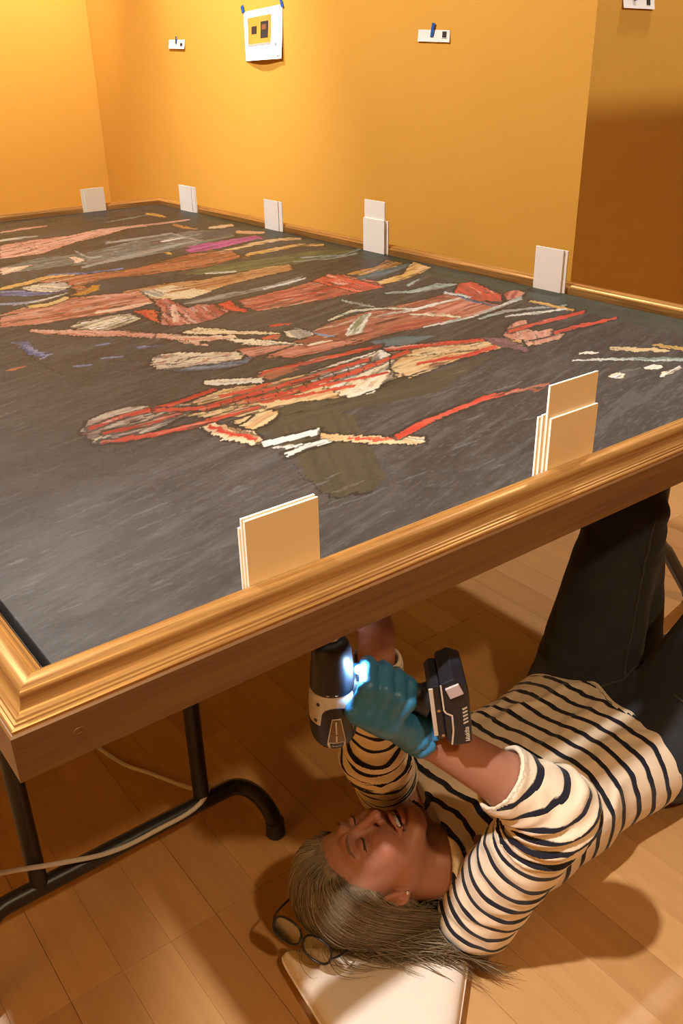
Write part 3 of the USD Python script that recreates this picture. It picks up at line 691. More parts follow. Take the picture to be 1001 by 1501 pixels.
for a0, a1, top, extra, nm in ((0.8342, 0.7477, 0.8978, ((0.8251, 0.7376, 0.8968),), 'at the wall corner on the right rail'), (1.5089, 1.4104, 0.8922, ((1.5069, 1.4134, 0.9435), (1.5009, 1.4013, 0.8907)), 'third from the corner of the wall on the right rail'),
        (2.0549, 1.9685, 0.8938, ((2.0449, 1.9504, 0.8927),), 'second from the far corner on the right rail'), (2.6683, 2.5708, 0.8912, ((2.6603, 2.5507, 0.8907), (2.6563, 2.5477, 0.8897)), 'nearest the far corner on the right rail')):
    sheet('x', x0 - .0037, a0, a1, top, 'white front sheet of the mat-board stack ' + nm.replace('third from the corner of the wall', 'that has one raised sheet'))
    for i, (b0, b1, t2) in enumerate(extra):
        lab = 'tall white sheet sticking up out of a stack on the right rail' if t2 > .93 else ('last sheet' if (i == 1 or len(extra) == 1) else 'middle sheet') + ' of the mat-board stack ' + nm.replace('third from the corner of the wall', 'that has one raised sheet')
        sheet('x', x0 + .0035 * i, b0, b1, t2, lab)
yb = 2.8752
sheet('y', yb, 1.285, 1.3685, .884, 'front sheet tinted for bounced light, in the mat-board stack on the far rail, leftmost in the picture', face_m=bounce_tan_pale)
sheet('y', yb + .0036, 1.274, 1.360, .8825, 'rear sheet of the mat-board stack on the far rail, leftmost in the picture', face_m=bounce_tan_pale)

# ------------------------------------------------------------------ folding tables
def leg_frame(t, x0, x1, yy, splay):
    zb = .105; r = .0145
    for xx in (x0, x1):
        obj('leg', tube([(xx, yy, zb), (xx, yy, .718)], r, 16), black_steel, t)
    pts = [(x0 - .125, yy - splay * .06, .028), (x0 - .118, yy - splay * .05, .062), (x0 - .09, yy - splay * .012, .097), (x0 - .05, yy, zb)]
    pts2 = [(x1 + .05, yy, zb), (x1 + .085, yy - splay * .012, .097), (x1 + .108, yy - splay * .05, .062), (x1 + .114, yy - splay * .06, .028)]
    path = np.vstack([curve(pts, 16), curve([pts[-1], pts2[0]], 4)[1:-1], curve(pts2, 16)])
    obj('foot_bar', tube(path, .0155, 16), black_steel, t)
    for q in (pts[0], pts2[-1]):
        obj('foot_cap', tube([(q[0], q[1] - splay * .001, 0), (q[0], q[1] - splay * .001, .004), (q[0], q[1], .036)], [.016, .0185, .0175], 16), rubber, t)
t1 = thing('folding_table', 'black-legged folding table carrying the left half of the gilt frame', 'table')
obj('table_top', box(.015, .20, .718, .475, 2.0, .7395, .002), table_ply, t1)
leg_frame(t1, .084, .386, .478, 1)
leg_frame(t1, .084, .386, 1.75, -1)
obj('tape', tube([(.084, .478, .50), (.084, .478, .555)], .0158, 20), tape_green, t1, label='grey-green tape wound round the leg')
obj('leg_bracket', box(.02, .06, .7265, .07, .20, .7385, .001), black_steel, t1)
t2 = thing('folding_table', 'folding table with a splayed dark leg behind the raised knees', 'table')
obj('table_top', box(1.05, .33, .718, 1.63, 2.0, .7395, .002), table_ply, t2)
for sx, xx in ((1, 1.600), (.12, 1.41)):
    for sy, yy in ((-1, .40), (1, 1.9)):
        obj('leg', tube(np.vstack([[(xx, yy, .718)], curve([(xx, yy, .31), (xx + sx * .012, yy, .265), (xx + sx * .06, yy, .21)], 8), [(xx + sx * .22, yy, .012)]]), .0165, 16), black_steel, t2)
        obj('foot_cap', tube([(xx + sx * .232, yy, 0), (xx + sx * .205, yy, .03)], .0185, 14), rubber, t2)

# ------------------------------------------------------------------ cord
cd = obj('power_cord', tube(np.vstack([curve([(-.35, .42, .26), (-.02, .447, .218), (.028, .455, .197), (.103, .456, .162), (.141, .456, .1455), (.185, .456, .128), (.240, .4575, .1170), (.30, .4585, .1160), (.358, .460, .1170), (.385, .466, .1235), (.402, .480, .1265), (.412, .505, .110), (.424, .56, .05), (.430, .612, .008), (.405, .665, .0045), (.380, .716, .0045), (.358, .755, .0045), (.335, .835, .0045), (.317, .903, .0045), (.25, 1.1, .0045)], 110)]), .0042, 10), cord_white,
    label='white power cord draped over the black table foot bar', cat='cord')

# ------------------------------------------------------------------ papers taped to the wall
def on_wall(u, v, off):  # u runs to the left in the picture along the wall behind the frame
    return V([XW - off, u, v])
def paper(corners, off, bulge, nx=12, ny=10, thick=.0005):
    """curled sheet between four corners (tl, tr, bl, br), standing off the wall by off + bulge"""
    s, t = np.meshgrid(np.linspace(0, 1, nx), np.linspace(0, 1, ny)); s, t = s.ravel(), t.ravel()
    tl, tr, bl, br = [V(c, float) for c in corners]
    p = (tl[None] * ((1 - s) * (1 - t))[:, None] + tr * (s * (1 - t))[:, None] + bl * ((1 - s) * t)[:, None] + br * (s * t)[:, None])
    d = off + bulge(s, t)
    return s, t, p, d, nx, ny
def sheet_mesh(front, back, nx, ny):
    i = (np.arange(ny - 1)[:, None] * nx + np.arange(nx - 1)[None]).ravel(); n = nx * ny
    f = np.vstack([np.c_[i, i + nx + 1, i + 1], np.c_[i, i + nx, i + nx + 1]]); g = f[:, ::-1] + n
    rim = np.r_[np.arange(nx), np.arange(1, ny) * nx + nx - 1, (ny - 1) * nx + np.arange(nx - 2, -1, -1), np.arange(ny - 2, 0, -1) * nx]; b = np.roll(rim, -1)
    return trimesh.Trimesh(np.vstack([front, back]), np.vstack([f, g, np.c_[rim, b, b + n], np.c_[rim, b + n, rim + n]]), process=False)
def wall_sheet(corners, off, bulge, nx=12, ny=10, wall='x'):
    s, t, p, d, nx, ny = paper(corners, off, bulge, nx, ny)
    if wall == 'x': fr_ = np.c_[XW - d - .0004, p]; bk = np.c_[XW - d, p]
    else: fr_ = np.c_[p[:, 0], YR - d - .0004, p[:, 1]]; bk = np.c_[p[:, 0], YR - d, p[:, 1]]
    m = sheet_mesh(fr_, bk, nx, ny); trimesh.repair.fix_normals(m); return m
curl = lambda s, t: .012 * t ** 2 * np.sin(np.pi * np.clip(s * 1.1, 0, 1)) + .010 * t ** 2 * (s > .0) * s
E2 = (2.850, 1.495), (2.568, 1.509), (2.851, 1.318), (2.575, 1.324)
pp = thing('photo_printout', 'white paper printout with a photograph of two framed works, taped to the wall', 'paper')
obj('sheet', wall_sheet(E2, .001, curl), paper_mat, pp, smooth=40)
def sub(c, s0, s1, t0, t1):
    tl, tr, bl, br = [V(q, float) for q in c]
    f = lambda s, t: tl * (1 - s) * (1 - t) + tr * s * (1 - t) + bl * (1 - s) * t + br * s * t
    return f(s0, t0), f(s1, t0), f(s0, t1), f(s1, t1)
def printed(name, c, s0, s1, t0, t1, m, lift, parent, base_curl=curl, wall='x'):
    obj(name, wall_sheet(sub(c, s0, s1, t0, t1), lift, lambda s, t: base_curl(s0 + s * (s1 - s0), t0 + t * (t1 - t0)), 6, 6, wall), m, parent, smooth=40)
print_orange = plain('printed_orange', (.68, .33, .04), .7); print_floor = plain('printed_floor', (.55, .42, .36), .7); print_brown = plain('printed_brown', (.24, .08, .03), .7); print_grey = plain('printed_grey', (.35, .33, .32), .8)
printed('printed_photo', E2, .11, .72, .14, .68, print_orange, .0016, pp)
printed('printed_floor_strip', E2, .11, .72, .665, .70, print_floor, .002, pp)
printed('printed_panel', E2, .21, .35, .32, .47, ink, .0022, pp)
printed('printed_panel', E2, .46, .65, .25, .57, ink, .0022, pp)
printed('printed_figure', E2, .49, .60, .31, .41, print_brown, .0027, pp)
printed('printed_mark', E2, .83, .86, .69, .74, print_grey, .0016, pp)
for a, b in ((.09, .2), (.22, .24)): printed('printed_line', E2, a, b, .905, .915, print_grey, .0016, pp)
printed('printed_mark', E2, .88, .93, .93, .955, print_grey, .0016, pp)
flat = lambda s, t: 0 * s
def tape(name, parent, c, lift=.003, wall='x'): obj(name, wall_sheet(c, lift, flat, 3, 3, wall), tape_blue, parent, smooth=False, label='blue masking tape')
tape('tape', pp, ((2.866, 1.514), (2.846, 1.522), (2.857, 1.490), (2.838, 1.496)))
tape('tape', pp, ((2.582, 1.527), (2.564, 1.522), (2.575, 1.500), (2.556, 1.496)))
def card(name, label, c, blk, tp, wall='x'):
    o = thing(name, label, 'label card')
    obj('card', wall_sheet(c, .001, lambda s, t: .004 * t * t, 6, 4, wall), paper_mat, o, smooth=40)
    for i, q in enumerate(blk): printed('printed_picture', c, *q, ink if i == 0 else print_grey, .0016, o, lambda s, t: .004 * t * t, wall)
    tape('tape', o, tp, .005, wall)
card('wall_label', 'small white label card with blue tape, left of the large printout', ((3.509, 1.416), (3.359, 1.412), (3.515, 1.3795), (3.364, 1.3745)), [(.72, .86, .38, .70)], ((3.436, 1.427), (3.426, 1.427), (3.446, 1.398), (3.436, 1.398)))
card('wall_label', 'long white label card with a bright blue tape strip, right of the large printout', ((1.791, 1.396), (1.643, 1.389), (1.790, 1.362), (1.641, 1.355)), [(.77, .90, .12, .62), (.76, .92, .66, .72)], ((1.722, 1.412), (1.708, 1.411), (1.730, 1.373), (1.717, 1.372)))
card('wall_label', 'white label card cut by the picture top, on the shaded wall at right', ((2.150, 1.468), (2.289, 1.468), (2.155, 1.4225), (2.2935, 1.421)), [(.74, .86, .2, .80)], ((2.196, 1.480), (2.208, 1.480), (2.200, 1.440), (2.212, 1.442)), 'y')

# added unseen spot fixture; its plate cuts the beam to shape the recess shadow edge
tl = thing('added_spotlight', 'black unseen spotlight, added with a plate that cuts the light on the recessed wall', 'spotlight', (2.6, -1.2, 3.05))
can = trimesh.creation.annulus(.055, .06, .16); can.apply_transform(trimesh.transformations.rotation_matrix(math.radians(62), [1, 0, 0])); can.apply_translation([0, -.055, .03])
obj('lamp_housing', can, black_steel, tl)
obj('stem', tube([(0, -.06, .08), (0, -.06, .35)], .012), black_steel, tl)
obj('added_beam_cutter', box(-.4, .198, -.40, .4, .202, -.165), black_steel, tl, smooth=False)  # unseen plate added to cast the shadow edge on the recess wall
# ------------------------------------------------------------------ implicit shapes for the figure
def surface_nets(fn, lo, hi, h):
    """one closed smooth surface of fn = 0 (fn < 0 inside) on a grid of pitch h"""
    lo, hi = V(lo, float), V(hi, float); n = np.ceil((hi - lo) / h).astype(int) + 1
    ax = [lo[k] + h * np.arange(n[k]) for k in range(3)]
    F = np.empty(n, np.float32)
    yy, zz = np.meshgrid(ax[1], ax[2], indexing='ij')
    step = max(1, int(400000 // (n[1] * n[2])))
    for i in range(0, n[0], step):
        xs = ax[0][i:i + step]
        p = np.empty((len(xs), n[1], n[2], 3), np.float32); p[..., 0] = xs[:, None, None]; p[..., 1] = yy; p[..., 2] = zz
        F[i:i + step] = fn(p.reshape(-1, 3)).reshape(len(xs), n[1], n[2])
    c = [F[a:n[0] - 1 + a, b:n[1] - 1 + b, d:n[2] - 1 + d] for a in (0, 1) for b in (0, 1) for d in (0, 1)]
    neg = sum((q < 0).astype(np.int8) for q in c); act = (neg > 0) & (neg < 8)
    ids = -np.ones(act.shape, int); cells = np.argwhere(act); ids[act] = np.arange(len(cells))
    off = V([[a, b, d] for a in (0, 1) for b in (0, 1) for d in (0, 1)])
    cv_ = np.stack([q[act] for q in c], 1); acc = np.zeros((len(cells), 3)); cnt = np.zeros(len(cells))
    for i in range(8):
        for j in range(i + 1, 8):
            if np.abs(off[i] - off[j]).sum() != 1: continue
            s = (cv_[:, i] < 0) != (cv_[:, j] < 0); t = cv_[s, i] / (cv_[s, i] - cv_[s, j])
            acc[s] += off[i] + t[:, None] * (off[j] - off[i]); cnt[s] += 1
    v = lo + h * (cells + acc / cnt[:, None]); faces = []
    for k in range(3):
        a, b = (k + 1) % 3, (k + 2) % 3
        sl0 = [slice(1, -1)] * 3; sl0[k] = slice(0, -1); sl1 = list(sl0); sl1[k] = slice(1, None)
        f0, f1 = F[tuple(sl0)] < 0, F[tuple(sl1)] < 0; e = np.argwhere(f0 != f1)
        flip = f0[f0 != f1]; o = V([1, 1, 1]); o[k] = 0; base = e + o
        da, db = np.zeros(3, int), np.zeros(3, int); da[a] = 1; db[b] = 1
        q = [ids[tuple((base - x).T)] for x in (da + db, db, np.zeros(3, int), da)]
        quad = np.stack(q, 1); quad[~flip] = quad[~flip][:, ::-1]; faces.append(quad)
    q = np.vstack(faces); q = q[(q >= 0).all(1)]
    return trimesh.Trimesh(v, np.vstack([q[:, [0, 1, 2]], q[:, [0, 2, 3]]]), process=False)
def smin(a, b, k):
    h = np.maximum(k - np.abs(a - b), 0) / k
    return np.minimum(a, b) - h * h * k * .25
def smax(a, b, k): return -smin(-a, -b, k)
def union(ds, k):
    r = ds[0]
    for d in ds[1:]: r = smin(r, d, k)
    return r
def cone(p, a, b, ra, rb):
    a, b = V(a, np.float32), V(b, np.float32); d = b - a; t = np.clip(((p - a) @ d) / (d @ d), 0, 1)
    return np.linalg.norm(p - a - t[:, None] * d, axis=1) - (ra + (rb - ra) * t)
def ball(p, c, r): return np.linalg.norm(p - V(c, np.float32), axis=1) - r
def ell(p, c, r, R=None):
    q = p - V(c, np.float32)
    if R is not None: q = q @ V(R, np.float32)
    r = V(r, np.float32); k = np.linalg.norm(q / r, axis=1); k2 = np.linalg.norm(q / (r * r), axis=1)
    return k * (k - 1) / np.maximum(k2, 1e-6)
def chain(p, pts, rs, k=.01): return union([cone(p, pts[i], pts[i + 1], rs[i], rs[i + 1]) for i in range(len(pts) - 1)], k)
def interp_cols(x, xs, cols): return [np.interp(x, xs, c) for c in zip(*cols)]

# ------------------------------------------------------------------ the woman: skeleton (metres)
HS = .94
HO = V([.490, .133, .165])                                   # head centre
HR = V([[-.391, -.025, -.920], [-.900, .216, .377], [.190, .976, -.107]])   # columns: her right, face forward, crown
hw = lambda q: HO + HR @ (V(q, float) * HS)
R_SH, R_EL, R_WR = V([.618, .005, .105]), V([.656, -.089, .365]), V([.497, .034, .517])
L_SH, L_EL, L_WR = V([.668, .285, .125]), V([.556, .186, .328]), V([.560, .190, .560])
HIP_L, HIP_R = V([1.17, .255, .105]), V([1.17, .060, .105])
KNEE_L, KNEE_R = V([1.272, .272, .500]), V([1.366, .018, .438])
ANK_L, ANK_R = V([1.40, .275, .085]), V([1.60, .01, .085])

# stations along x: x, centre y, centre z, half width, half height
TORSO = [(.600, .135, .120, .060, .050), (.640, .140, .112, .120, .075), (.700, .146, .110, .168, .095), (.780, .146, .112, .178, .106), (.860, .146, .110, .168, .104), (.960, .148, .106, .166, .098), (1.06, .150, .102, .180, .098), (1.16, .152, .102, .190, .098), (1.24, .158, .100, .176, .093), (1.30, .158, .10, .12, .06)]
TX = [t[0] for t in TORSO]; TC = [t[1:] for t in TORSO]
def torso(p, grow=0.0, x0=.60, x1=1.30, end=.02):
    cy, cz, w, h = interp_cols(p[:, 0], TX, TC); w = w + grow; h = h + grow
    dy, dz = (p[:, 1] - cy), (p[:, 2] - cz)
    k = ((np.abs(dy) / w) ** 2.4 + (np.abs(dz) / h) ** 2.4) ** (1 / 2.4)
    d = (k - 1) * np.minimum(w, h) * .9
    return smax(d, np.maximum(x0 - p[:, 0], p[:, 0] - x1), end)

def head_field(p):
    q = (p - HO.astype(np.float32)) @ HR.astype(np.float32) / HS
    a = np.abs(q[:, 0]); m = np.stack([a, q[:, 1], q[:, 2]], 1)
    d = ell(q, (0, -.014, .030), (.0735, .090, .084))
    d = smin(d, ell(q, (0, .022, -.030), (.060, .058, .080)), .02)
    d = smin(d, cone(m, (.052, .004, -.052), (.014, .066, -.098), .020, .0165), .022)          # jaw
    d = smin(d, ball(q, (0, .0735, -.0985), .0150), .014)                                        # chin
    d = smin(d, ball(m, (.035, .0585, -.034), .0255), .020)                                      # smiling cheek
    d = smin(d, ball(m, (.043, .050, -.004), .016), .018)
    d = smin(d, cone(m, (.012, .0805, .0205), (.040, .0665, .021), .0085, .0075), .014)          # brow
    d = smax(d, -ball(m, (.0305, .0925, .0025), .0140), .012)                                    # sockets
    d = smin(d, ell(m, (.0305, .0705, .0010), (.0150, .0125, .0105)), .004)                      # closed lids
    d = smin(d, cone(q, (0, .0790, .006), (0, .0965, -.032), .0064, .0086), .010)                # nose
    d = smin(d, ball(q, (0, .0990, -.0365), .0080), .006)
    d = smin(d, ball(m, (.0115, .0915, -.0405), .0066), .006)
    d = smax(d, -ball(m, (.0062, .0960, -.0465), .0036), .003)
    d = smax(d, -cone(m, (.017, .0905, -.0425), (.0335, .078, -.066), .0012, .0012), .010)       # smile fold
    d = smin(d, chain(m, [(0, .0905, -.0590), (.013, .0875, -.0600), (.0295, .0755, -.0640)], [.0042, .0040, .0024], .002), .004)   # upper lip
    d = smin(d, chain(m, [(0, .0880, -.0790), (.013, .0850, -.0770), (.0290, .0750, -.0660)], [.0052, .0046, .0024], .002), .004)   # lower lip
    d = smax(d, -ell(q, (0, .0850, -.0690), (.0240, .020, .0052)), .002)                          # open smile
    d = smin(d, cone(q, (0, -.020, -.070), (0, -.046, -.185), .0530, .0560), .025)               # neck
    e = ell(m, (.0735, -.012, -.029), (.0072, .0160, .0250), None)
    e = smax(e, -ell(m, (.0815, -.010, -.027), (.0065, .0085, .0150)), .004)
    e = smin(e, ball(m, (.0725, -.004, -.0500), .0062), .005)
    d = smin(d, e, .004)
    return d * HS

def hand_chain(p, wrist, knuckles, fingers, rads, thumb, thumb_r, palm_r=.0112, k=.006):
    ds = []
    for kn in knuckles: ds.append(cone(p, wrist, kn, .0155, palm_r))
    d = union(ds, .014)
    f = union([chain(p, [kn] + list(fs), r, .003) for kn, fs, r in zip(knuckles, fingers, rads)], .0022)
    d = smin(d, f, k)
    return smin(d, chain(p, thumb, thumb_r, .003), .008)

# the drill stands upright; u: up along its nose, g: along the grip away from the body, s: towards the viewer's side
DRILL = V([.4025, .085, .5835]); GU = V([0, 0, 1.]); GG = V([.800, -.580, -.170]); GG /= np.linalg.norm(GG)
GS = np.cross(GU, GG) * -1; GS /= np.linalg.norm(GS); GF = np.cross(GG, GS) * 1; GF /= np.linalg.norm(GF)
if GF[2] < 0: GF = -GF
gp = lambda g, s, f: DRILL + V([0, 0, .012]) + GG * g + GS * s + GF * f
# right hand closed round the grip
RK = [gp(.0310, .032, -.008), gp(.0470, .034, -.011), gp(.0625, .032, -.018), gp(.0760, .027, -.026)]
RF = []
for i, (kn, up) in enumerate(zip(RK, (.031, .027, .019, .010))):
    g0_, g1_ = (.0395, .0600, .0775, .0925)[i], (.0400, .0610, .0790, .0945)[i]
    RF.append([gp(g0_, (.030, .028, .027, .025)[i], up), gp(g1_, .004, up + .010), gp(g1_ + .001, -.019, up - .001)])
RR = [[.0096, .0088, .0082, .0074], [.0098, .0088, .0083, .0075], [.0096, .0086, .0080, .0072], [.0088, .0078, .0072, .0065]]
R_PALM = R_WR
R_TH = [R_WR + (gp(.03, 0, -.03) - R_WR) * .35, gp(.050, .006, -.030), gp(.028, -.018, -.018), gp(.032, -.030, .006)]
# left hand flat against the underside of the frame, fingers bent
LK = [L_WR + V(q) for q in ((-.034, .022, .078), (-.012, .028, .086), (.012, .026, .084), (.032, .018, .074))]
LF = [[k + V([-.003, .004, .040]), k + V([-.002, -.018, .060]), k + V([-.001, -.038, .062])] for k in LK]
L_TH = [L_WR + V([-.016, -.006, .02]), L_WR + V([-.046, -.012, .045]), L_WR + V([-.058, -.022, .078]), L_WR + V([-.050, -.032, .100])]

def right_hand(p, g=0.0):
    d = hand_chain(p, R_PALM, RK, RF, RR, R_TH, [.019, .0165, .0125, .0100])
    return smin(d, cone(p, R_WR + (R_EL - R_WR) * .12, R_WR, .0275, .0250), .012) - g
def left_hand(p): return hand_chain(p, L_WR, LK, LF, RR, L_TH, [.017, .0145, .0115, .0095])

def body_field(p):
    d = torso(p, -.012)
    d = smin(d, cone(p, hw((0, -.030, -.150)), V([.665, .135, .110]), .052, .058), .03)
    for sh, el, wr, ru in ((R_SH, R_EL, R_WR, .046), (L_SH, L_EL, L_WR, .040)):
        d = smin(d, cone(p, sh, el, ru, .035), .03)
        mid = el + (wr - el) * .3
        d = smin(d, union([cone(p, el, mid, .035, .0375 if ru > .043 else .034), cone(p, mid, wr, .0375 if ru > .043 else .0325, .0265)], .02), .012)
    for hp, kn, an in ((HIP_L, KNEE_L, ANK_L), (HIP_R, KNEE_R, ANK_R)):
        d = smin(d, cone(p, hp, kn, .078, .050), .03); d = smin(d, union([cone(p, kn, kn + (an - kn) * .35, .048, .050), cone(p, kn + (an - kn) * .35, an, .050, .030)], .02), .02)
        d = smin(d, cone(p, an + V([-.02, 0, -.045]), an + V([.16, 0, -.057]), .036, .026), .02)
    return d
def whole_body(p):
    d = body_field(p)
    d = smin(d, right_hand(p), .008); d = smin(d, left_hand(p), .008)
    near = (np.linalg.norm(p - HO.astype(np.float32), axis=1) < .24)
    if near.any(): d[near] = smin(d[near], head_field(p[near]), .012)
    return d
woman = thing('person', 'person lying on their back under the frame in a striped top and dark jeans', 'person', (0, 0, 0))
def skin_colour(v):
    q = (v - HO) @ HR / HS; a = np.abs(q[:, 0]); m = np.c_[a, q[:, 1], q[:, 2]]
    near = lambda c, r: np.exp(-((m - V(c)) ** 2).sum(1) / (r * r))
    c = np.tile(V([.365, .165, .108]), (len(v), 1)); n = (meshkit.fbm(v * 60, 3, 4) - .5)[:, None]
    c *= 1 + .12 * n
    mix = lambda c, col, t: c * (1 - t[:, None]) + V(col) * t[:, None]
    c = mix(c, (.500, .170, .120), np.clip(.55 * near((.040, .062, -.036), .026) + .5 * near((0, .106, -.038), .014), 0, 1))
    c = mix(c, (.40, .125, .100), np.clip(1.3 * (near((0, .093, -.0585), .010) + near((.014, .090, -.0600), .008) + near((.024, .080, -.0645), .006) + near((0, .091, -.0800), .010) + near((.014, .088, -.0780), .009) + near((.024, .080, -.0700), .006)), 0, .65))
    c = mix(c, (.030, .008, .008), ((a < .024) & (np.abs(q[:, 2] + .069) < .0058) & (q[:, 1] > .03) & (q[:, 1] < .0845)).astype(float))
    c = mix(c, (.36, .16, .11), .35 * np.clip(near((.0305, .078, .008), .016), 0, 1))
    return np.clip(c, .004, 1)
ARM_H = .0042
bm = surface_nets(whole_body, (.36, -.17, -.01), (1.84, .40, .78), .006)
# the head, neck and hands again from the same field on a finer grid, taking the place of the coarse surface there
hm = surface_nets(lambda p: smin(np.minimum(head_field(p), 1), body_field(p), .012), hw((0, 0, 0)) - .155, hw((0, 0, 0)) + V([.150, .155, .175]), .0021)
def cut(m, keep):
    f = keep[m.faces].all(1); m2 = trimesh.Trimesh(m.vertices, m.faces[f], process=False); m2.remove_unreferenced_vertices(); return m2
hq = lambda v: (v - HO) @ HR / HS
hm = cut(hm, hq(hm.vertices)[:, 2] > -.145)
bm = cut(bm, ~((hq(bm.vertices)[:, 2] > -.137) & (np.linalg.norm(bm.vertices - HO, axis=1) < .22) & (bm.vertices[:, 0] < .64) & (bm.vertices[:, 2] < .40) & (np.linalg.norm(bm.vertices - R_EL, axis=1) > .14) & (np.linalg.norm(bm.vertices - L_EL, axis=1) > .10)))
body_mesh = cat(bm, hm)
skin = vcol('skin', .48, .06, 700, subsurface_weight=.12, subsurface_scale=.006, subsurface_radius=(1.0, .35, .2), specular_ior_level=.4)
obj('body', body_mesh, skin, woman, smooth=True, attrs={'Cd': skin_colour(np.array(body_mesh.vertices))})

# ------------------------------------------------------------------ clothing
stripe_nodes = lambda light, dark, w: ({'a': ('attribute', {'attribute': 'stripe'}), 'f': ('math', {'math_type': 'fraction'}), 'l': ('map_range', {'from_min': w - .03, 'from_max': w + .03, 'to_min': 1.0, 'to_max': 0.0, 'clamp': True}),
    'x': ('mix', {'color1': light, 'color2': dark}), 'g': ('geometry', {}), 'n': ('noise_texture', {'scale': 900.0, 'detail': 2.0}), 'n2': ('noise_texture', {'scale': 38.0, 'detail': 3.0}), 'ad': ('math', {'math_type': 'multiply_add', 'value2': .35}),
    'b': ('bump', {'strength': .22, 'distance': .003}), 'p': ('principled_bsdf', {'roughness': .85, 'specular_ior_level': .2, 'sheen_weight': .15})},
    [('a.fac', 'f.value1'), ('f.value', 'l.value'), ('l.result', 'x.fac'), ('x.color', 'p.base_color'), ('g.position', 'n.vector'), ('g.position', 'n2.vector'), ('n.fac', 'ad.value1'), ('n2.fac', 'ad.value3'), ('ad.value', 'b.height'), ('b.normal', 'p.normal')])
jersey = mat('striped_jersey', *stripe_nodes((.78, .66, .50), (.012, .012, .022), .30))
PER = .0285; PERT = .0385
def folds(p):
    """drape: ridges that run along the body and pull towards the waist"""
    y, x = p[:, 1], p[:, 0]
    r = 0
    for c, w, a, s, x0, x1 in ((.215, .011, .008, -.10, .84, 1.10), (.120, .013, .007, .16, .80, 1.10), (.045, .012, .006, -.18, .86, 1.08), (.265, .010, .006, .10, .74, 1.02), (.170, .010, .0045, .30, .70, .92), (.080, .011, .005, -.34, .90, 1.12), (-.01, .010, .005, .25, .80, 1.0)):
        t = y - c - s * (x - .95) - .006 * np.sin(x * 55 + c * 90)
        r = r + a * np.exp(-(t / w) ** 2) * np.clip((x - x0) / .08, 0, 1) * np.clip((x1 - x) / .06, 0, 1)
    return r
def hem(p): return p[:, 0] - (1.118 - .22 * np.clip(p[:, 1] - .05, -.14, .16) + .020 * np.sin((p[:, 1] - .1) * 14) - .05 * np.clip(p[:, 1] - .26, 0, 1) + .012 * np.sin(p[:, 1] * 40))
def neckline(p):
    q = (p - HO.astype(np.float32)) @ HR.astype(np.float32) / HS
    return q
NECK_A, NECK_D = hw((0, -.030, -.100)), None
def shirt_field(p):
    d = torso(p, .004, .585, 1.22, .03)
    for sh in (R_SH, L_SH): d = smin(d, ball(p, sh, .060), .05)
    d = smin(d, cone(p, V([.655, .135, .130]), hw((0, -.026, -.128)), .080, .066), .03)
    d = d - folds(p)
    d = d - .0022 * (meshkit.fbm(p * 26, 2, 6) - .5)
    d = smax(d, hem(p), .006)
    # open neckline, a round hole about the neck
    q = (p - HO.astype(np.float32)) @ HR.astype(np.float32) / HS
    d = smax(d, q[:, 2] + .128 - .35 * np.clip(-(q[:, 1] + .02), -.05, .04), .006)
    hole = np.hypot(q[:, 0], q[:, 1] + .034) - .061
    d = smax(d, -np.maximum(hole, -(q[:, 2] + .166)), .006)
    return d
sm = surface_nets(shirt_field, (.55, -.10, -.004), (1.20, .40, .29), .0045)
vv = np.array(sm.vertices)
